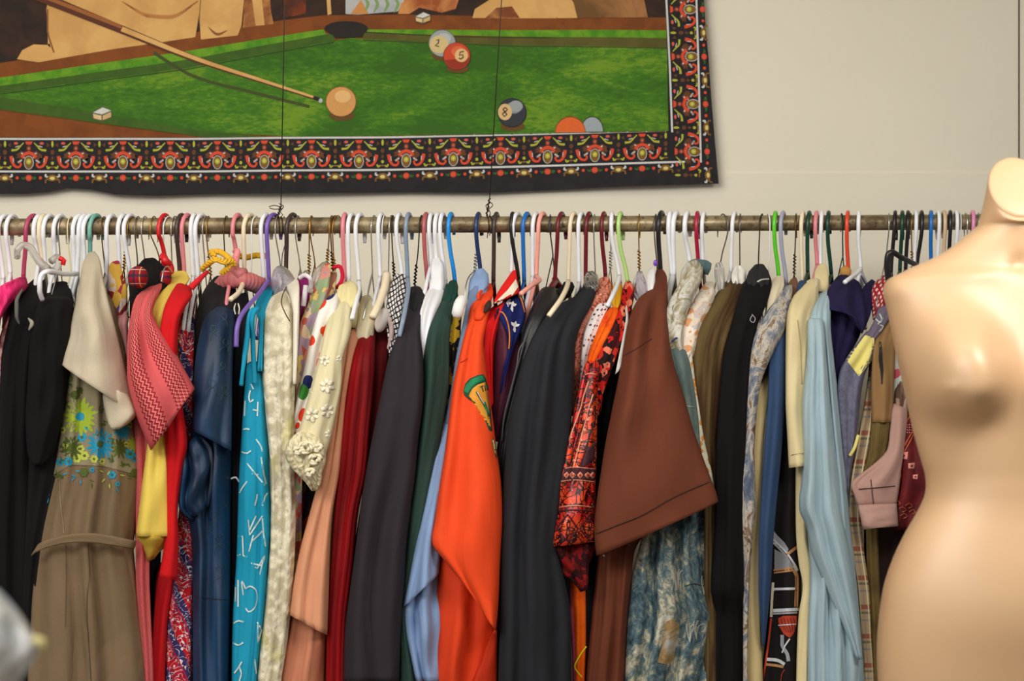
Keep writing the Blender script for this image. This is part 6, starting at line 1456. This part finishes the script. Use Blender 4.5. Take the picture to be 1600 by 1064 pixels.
# black equestrian print
g = GM('strap_print_dress', 'black dress printed with white and tan straps and a red bow', 'dress', (1226, 560))
SW, ST, SR = ink(196, 198, 204), ink(176, 128, 84), ink(176, 54, 24)
def eq(D):
    D.poly([(1199, 812), (1206, 826), (1216, 838), (1226, 848), (1232, 858), (1228, 870), (1214, 856), (1200, 842), (1197, 826)], ink(150, 152, 158), 1, 6)
    D.line([(1200, 838), (1214, 850), (1226, 862), (1238, 878), (1246, 892)], 5, SW, 2); D.line([(1202, 840), (1216, 853), (1228, 866), (1240, 884)], 1.2, BATL, 3)
    D.line([(1230, 866), (1238, 860), (1246, 854)], 4.5, ST, 2)
    D.poly([(1210, 858), (1226, 866), (1236, 876), (1240, 888), (1210, 892)], ink(132, 132, 136), 1, 6)
    D.line([(1209, 893), (1224, 891), (1240, 889)], 7, ST, 2); D.line([(1209, 893), (1240, 889)], 1.4, BATL, 3, False); D.line([(1240, 889), (1245, 900), (1244, 948)], 6, ST, 2); D.line([(1244, 900), (1244, 948)], 1.2, BATL, 3, False)
    D.line([(1208, 921), (1252, 920)], 5, SW, 2, False); D.line([(1210, 923), (1250, 922)], 1.4, BATL, 3, False)
    D.line([(1208, 954), (1248, 952)], 5, SW, 2, False); D.line([(1206, 959), (1246, 957)], 3, ink(150, 150, 156), 2, False)
    D.poly([(1216, 966), (1224, 962), (1245, 962), (1245, 974), (1240, 990), (1234, 997), (1224, 990), (1217, 978)], SR, 2, 6)
    for i in range(5): D.line([(1220+i*5, 966), (1222+i*5, 974), (1230+i*3, 988)], 1, BATL, 3)
    D.line([(1216, 977), (1244, 975)], 1.6, SW, 4, False)
    D.line([(1222, 992), (1222, 1008), (1230, 1022), (1232, 1033)], 5.5, ink(150, 152, 160), 2); D.line([(1234, 998), (1226, 1010), (1222, 1020)], 2.4, SW, 3)
    D.line([(1198, 1030), (1216, 1032), (1226, 1038)], 5, SW, 2); D.line([(1197, 1038), (1214, 1040), (1224, 1042)], 4, ST, 2)
    D.line([(1208, 910), (1206, 940), (1205, 964)], 4, ink(206, 196, 170), 2); D.line([(1205, 966), (1200, 1010), (1192, 1064)], 3, SR, 2)
    D.line([(1228, 866), (1236, 862)], 1.2, BATL, 4)
    D.line([(1220, 1064), (1222, 1052), (1226, 1046)], 1.2, SR, 2)
g.part('body', [(1222, 560, 1234, 560, .12), (1216, 620, 1238, 620, .15), (1210, 700, 1244, 700, .16), (1206, 780, 1246, 780, .165), (1200, 820, 1248, 820, .165), (1198, 880, 1252, 880, .165), (1198, 960, 1252, 960, .165), (1190, 1064, 1250, 1064, .165)], plain(22, 17, 18, .85), deco=eq, tip=0, folds=1)
# cream long sleeved
CR = plain(214, 198, 154, .85, .35)
g = GM('cream_shirt', 'cream long-sleeved shirt with collar under the pink and white hangers', 'shirt', (1284, 414))
g.part('body', [(700, 1244, 1268, .17), (780, 1243, 1262, .18), (840, 1244, 1260, .18), (880, 1248, 1268, .18), (915, 1254, 1268, .18), (960, 1248, 1266, .18), (1064, 1244, 1264, .18)], CR, tip=0, folds=.8)
def crd(D): D.line([(1233, 712), (1245, 709), (1260, 708)], .8, ink(170, 150, 104), 1); D.line([(1246, 500), (1249, 530), (1252, 600)], .8, ink(170, 150, 104), 1)
g.part('sleeve', [(1256, 448, 1276, 440, .10), (1242, 462, 1275, 470, .15), (1234, 480, 1266, 490, .185), (1230, 510, 1262, 520, .2), (1229, 570, 1260, 570, .21), (1229, 630, 1257, 630, .215), (1232, 690, 1260, 690, .22), (1234, 731, 1262, 727, .222)], CR, deco=crd, sleeve=True, folds=.8, th=.04)
g.part('collar', [(1278, 415, 1290, 413, .03), (1273, 426, 1294, 424, .06), (1272, 446, 1295, 446, .09), (1276, 455, 1294, 456, .09)], CR, tip=0, folds=.3)
g.part('shoulder', [(1260, 440, 1280, 436, .09), (1262, 460, 1279, 454, .12), (1262, 490, 1278, 480, .14), (1262, 540, 1270, 520, .15)], plain(208, 196, 162), tip=0)
# light blue grey shirt
SK = plain(158, 180, 190, .75, .8)
g = GM('pale_blue_shirt', 'pale grey blue crumpled long shirt left of the dark navy sweater', 'shirt', (1296, 446))
g.part('body', [(1292, 448, 1302, 444, .05), (1274, 464, 1300, 458, .11), (1266, 480, 1298, 480, .16), (1263, 510, 1298, 510, .19), (1262, 560, 1303, 560, .205), (1256, 620, 1310, 620, .21), (1255, 690, 1317, 690, .215), (1258, 760, 1324, 760, .215), (1262, 830, 1330, 830, .215), (1265, 900, 1338, 900, .215), (1262, 960, 1344, 960, .215), (1261, 1064, 1352, 1064, .215)], SK, tip=0, folds=3, amp=1.5)
g.part('sleeve', [(1264, 500, 1284, 500, .2), (1262, 560, 1290, 560, .225), (1255, 630, 1296, 630, .235), (1256, 700, 1304, 700, .24), (1254, 750, 1310, 750, .24), (1250, 795, 1316, 800, .24), (1262, 825, 1320, 830, .24), (1268, 860, 1326, 860, .238), (1284, 900, 1332, 900, .236), (1304, 945, 1338, 950, .232), (1322, 985, 1344, 1000, .228), (1340, 1030, 1346, 1030, .224)], SK, sleeve=True, folds=2.2, amp=1.5, th=.035, tip=0)
# dark navy sweater
NVS = plain(30, 24, 58, .95, .3, .25)
g = GM('dark_navy_sweater', 'dark violet navy wool sweater with draped collar under the orange hanger', 'sweater', (1320, 432))
g.part('body', [(1294, 470, 1350, 470, .12), (1294, 520, 1345, 520, .15), (1297, 560, 1325, 560, .16), (1302, 600, 1314, 600, .16), (1308, 660, 1316, 660, .15)], NVS, tip=0)
g.part('cowl', [(1308, 432, 1328, 432, .05), (1298, 445, 1342, 440, .10), (1288, 466, 1348, 456, .14), (1287, 480, 1352, 472, .16), (1296, 484, 1354, 494, .175), (1315, 484, 1352, 510, .18), (1334, 505, 1347, 522, .175)], plain(34, 27, 64, .95, .4, .25), tip=0, folds=1.4, amp=1.2)
g.part('cowl', [(1362, 436, 1368, 440, .05), (1352, 444, 1368, 450, .09), (1346, 458, 1364, 470, .12), (1344, 480, 1360, 492, .14), (1344, 505, 1352, 512, .14)], plain(34, 27, 64, .95, .4, .25), tip=0, folds=.6)
G1('nordic_knit', 'red and white patterned knit beside the navy sweater', 'sweater',
   [(1374, 434, 1392, 430, .06), (1364, 446, 1394, 440, .1), (1360, 466, 1392, 460, .12), (1362, 485, 1384, 485, .12), (1364, 500, 1376, 500, .12)], m_grid(C(206, 196, 186), C(156, 22, 36), .012, .009, .5, .6), tip=0)
g = GM('layered_shirt', 'blue grey shirt with pale yellow sleeve panel near the mannequin', 'shirt', (1392, 465))
GD = m_soft([C(84, 82, 102), C(112, 112, 132)], 60, rough=.85); GY = plain(212, 200, 118, .8)
def gy(D): D.line([(1374, 490), (1378, 500), (1372, 506), (1380, 510), (1374, 518)], 2.2, ink(180, 190, 180), 1); D.line([(1368, 498), (1376, 504), (1380, 496)], 1.8, ink(180, 190, 180), 1)
g.part('shoulder', [(1384, 466, 1398, 464, .08), (1374, 476, 1400, 478, .12), (1366, 500, 1386, 504, .15), (1354, 522, 1370, 528, .17), (1350, 528, 1364, 534, .17)], plain(104, 94, 112, .8), deco=gy, tip=0)
def ylw(D): D.poly([(1348, 522), (1366, 528), (1366, 548), (1360, 566), (1352, 576), (1342, 588), (1333, 576), (1322, 562), (1335, 540)], GY, 0, 6)
g.part('sleeve', [(1354, 518, 1368, 526, .165), (1336, 540, 1366, 546, .18), (1322, 560, 1362, 562, .19), (1312, 580, 1352, 584, .195), (1308, 612, 1346, 612, .2), (1311, 650, 1342, 650, .2), (1316, 700, 1335, 700, .2), (1320, 740, 1328, 740, .19), (1322, 790, 1328, 790, .18), (1330, 900, 1338, 900, .16)], GD, deco=ylw, tip=0, folds=1)
g.raw('yellow_edge', [(1341, 680, .2), (1335, 700, .205), (1328, 712, .2)], .0032, GY)
PLD = m_plaid(C(160, 136, 106), [('v', .1, .16, C(130, 52, 34)), ('v', .34, .08, C(80, 82, 60)), ('v', .6, .06, C(110, 110, 120)), ('u', .2, .08, C(120, 124, 130)), ('u', .6, .12, C(206, 196, 160))], .022, .052)
G1('plaid_shirt', 'beige plaid shirt with rust stripes left of the brown jacket', 'shirt',
   [(1358, 566, 1366, 560, .12), (1356, 590, 1368, 590, .15), (1349, 636, 1365, 636, .17), (1341, 680, 1362, 680, .18), (1331, 730, 1354, 730, .18), (1324, 800, 1345, 800, .18), (1330, 860, 1350, 860, .18), (1338, 920, 1358, 920, .18), (1345, 1000, 1362, 1000, .18), (1350, 1064, 1366, 1064, .18)], PLD, tip=0, folds=.8)
g = GM('brown_wool_jacket', 'tan brown wool jacket with buttonhole slit beside the mannequin shoulder', 'jacket', (1392, 490))
TB = plain(136, 104, 66, .9, .4)
def slit(D): D.line([(1375, 534), (1376, 548), (1376, 562), (1378, 580), (1378, 600)], lambda t: 2+4*math.sin(3.1*min(1, t+.1)), ink(22, 14, 10), 1)
g.part('body', [(1392, 494, 1402, 492, .1), (1376, 512, 1404, 510, .15), (1366, 534, 1400, 530, .18), (1362, 570, 1398, 570, .195), (1361, 620, 1396, 620, .2), (1362, 660, 1394, 660, .2)], TB, deco=slit, tip=0, folds=1.5)
g.part('corduroy_panel', [(1362, 640, 1393, 640, .19), (1360, 680, 1391, 680, .195), (1354, 720, 1388, 712, .195), (1348, 740, 1376, 734, .19), (1352, 800, 1372, 800, .17), (1354, 900, 1374, 900, .165), (1360, 1064, 1382, 1064, .165)], m_rib(C(104, 84, 38), C(82, 62, 26)), tip=0)
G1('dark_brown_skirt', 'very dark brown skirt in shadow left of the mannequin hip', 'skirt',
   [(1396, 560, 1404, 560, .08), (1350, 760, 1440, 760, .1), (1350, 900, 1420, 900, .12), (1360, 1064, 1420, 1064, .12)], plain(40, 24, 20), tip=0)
G1('pastel_blouse', 'pale blue and pink flower print blouse beside the mannequin', 'blouse',
   [(1402, 540, 1408, 536, .1), (1396, 556, 1412, 552, .14), (1394, 600, 1412, 600, .16), (1394, 660, 1404, 660, .16)], m_floral([C(176, 186, 186), C(200, 190, 184), C(190, 80, 96), C(190, 196, 190), C(120, 132, 140)], 28, seed=9), tip=0)
MV = plain(168, 132, 122, .8, .35)
g = GM('mauve_blouse', 'dusty mauve pink blouse sleeve with a thin brown crossed line', 'blouse', (1412, 570))
def mv(D): D.line([(1342, 764), (1368, 762), (1398, 759)], 1.0, ink(60, 24, 18), 1, False); D.line([(1361, 750), (1363, 770), (1365, 787)], 1.0, ink(60, 24, 18), 1, False)
g.part('shoulder', [(1412, 572, 1420, 566, .11), (1402, 590, 1422, 590, .15), (1398, 615, 1420, 620, .175), (1400, 640, 1418, 650, .18)], m_floral([C(112, 86, 72), C(90, 66, 54), C(150, 124, 110)], 30, seed=10), tip=0)
g.part('sleeve', [(1396, 632, 1416, 640, .185), (1392, 670, 1414, 680, .2), (1387, 704, 1410, 712, .21), (1366, 726, 1407, 732, .215), (1340, 746, 1405, 750, .22), (1331, 755, 1404, 758, .222), (1335, 770, 1402, 772, .222), (1342, 792, 1399, 790, .22)], MV, deco=mv, sleeve=True, folds=.8, amp=.6, th=.02, tip=0, rmax=.012)
g.part('cuff', [(1342, 790, 1400, 788, .226), (1345, 805, 1401, 805, .23), (1350, 827, 1402, 822, .23)], MV, sleeve=True, folds=.4, th=.015, tip=0, rmax=.01, crown=False)
BUR = m_soft([C(44, 6, 10), C(82, 14, 20), C(104, 24, 28)], 12, rough=.7)
def bg(D):
    P_, O_ = ink(206, 130, 120), ink(190, 86, 44)
    for x, y, s in ((1413, 712, 6), (1424, 728, 5), (1404, 744, 4), (1430, 745, 4)): D.poly([(x-s, y-s*.8), (x+s, y-s), (x+s*.8, y+s), (x-s, y+s*.8)], P_, 1, 8); D.disc(x, y, s*.35, BATL, lay=2, n=6)
    for a, b in (((1424, 676), (1406, 712)), ((1427, 678), (1410, 714)), ((1418, 674), (1432, 674)), ((1426, 640), (1414, 668))): D.line([a, b], 1.2, O_, 1, False)
    for i in range(5):
        for j in range(4): D.disc(1418+i*3, 664+j*4, .9, P_, lay=1, n=5)
    for x, y in ((1402, 786), (1410, 796), (1420, 790), (1426, 800), (1412, 806), (1424, 650)): D.line([(x-6, y), (x, y-4), (x+5, y+1), (x-1, y+4)], 1.3, ink(150, 70, 40), 1)
G1('burgundy_print_blouse', 'burgundy blouse with geometric print tucked behind the mannequin waist', 'blouse',
   [(1424, 620, 1434, 616, .14), (1416, 660, 1440, 660, .18), (1408, 700, 1450, 700, .2), (1402, 750, 1452, 750, .21), (1396, 790, 1446, 790, .21), (1394, 815, 1430, 812, .21), (1400, 828, 1420, 826, .2)], BUR, deco=bg, tip=0, folds=1.6, sleeve=True, th=.04)
# clothes hidden or half hidden behind the mannequin
for i, (x0, x1, c_, lab, nm) in enumerate(((1440, 1470, (70, 60, 80), 'slate purple', 'shirt'), (1475, 1505, (150, 150, 140), 'grey', 'shirt'), (1508, 1540, (40, 60, 90), 'navy', 'jacket'))):
    G1(nm, f'{lab} {nm} hidden behind the mannequin chest', nm, [(x0+8, 446, x1-6, 444), (x0+2, 470, x1, 470), (x0, 540, x1, 540), (x0-2, 800, x1, 800), (x0-2, 1064, x1, 1064)], plain(*c_), d=.12)
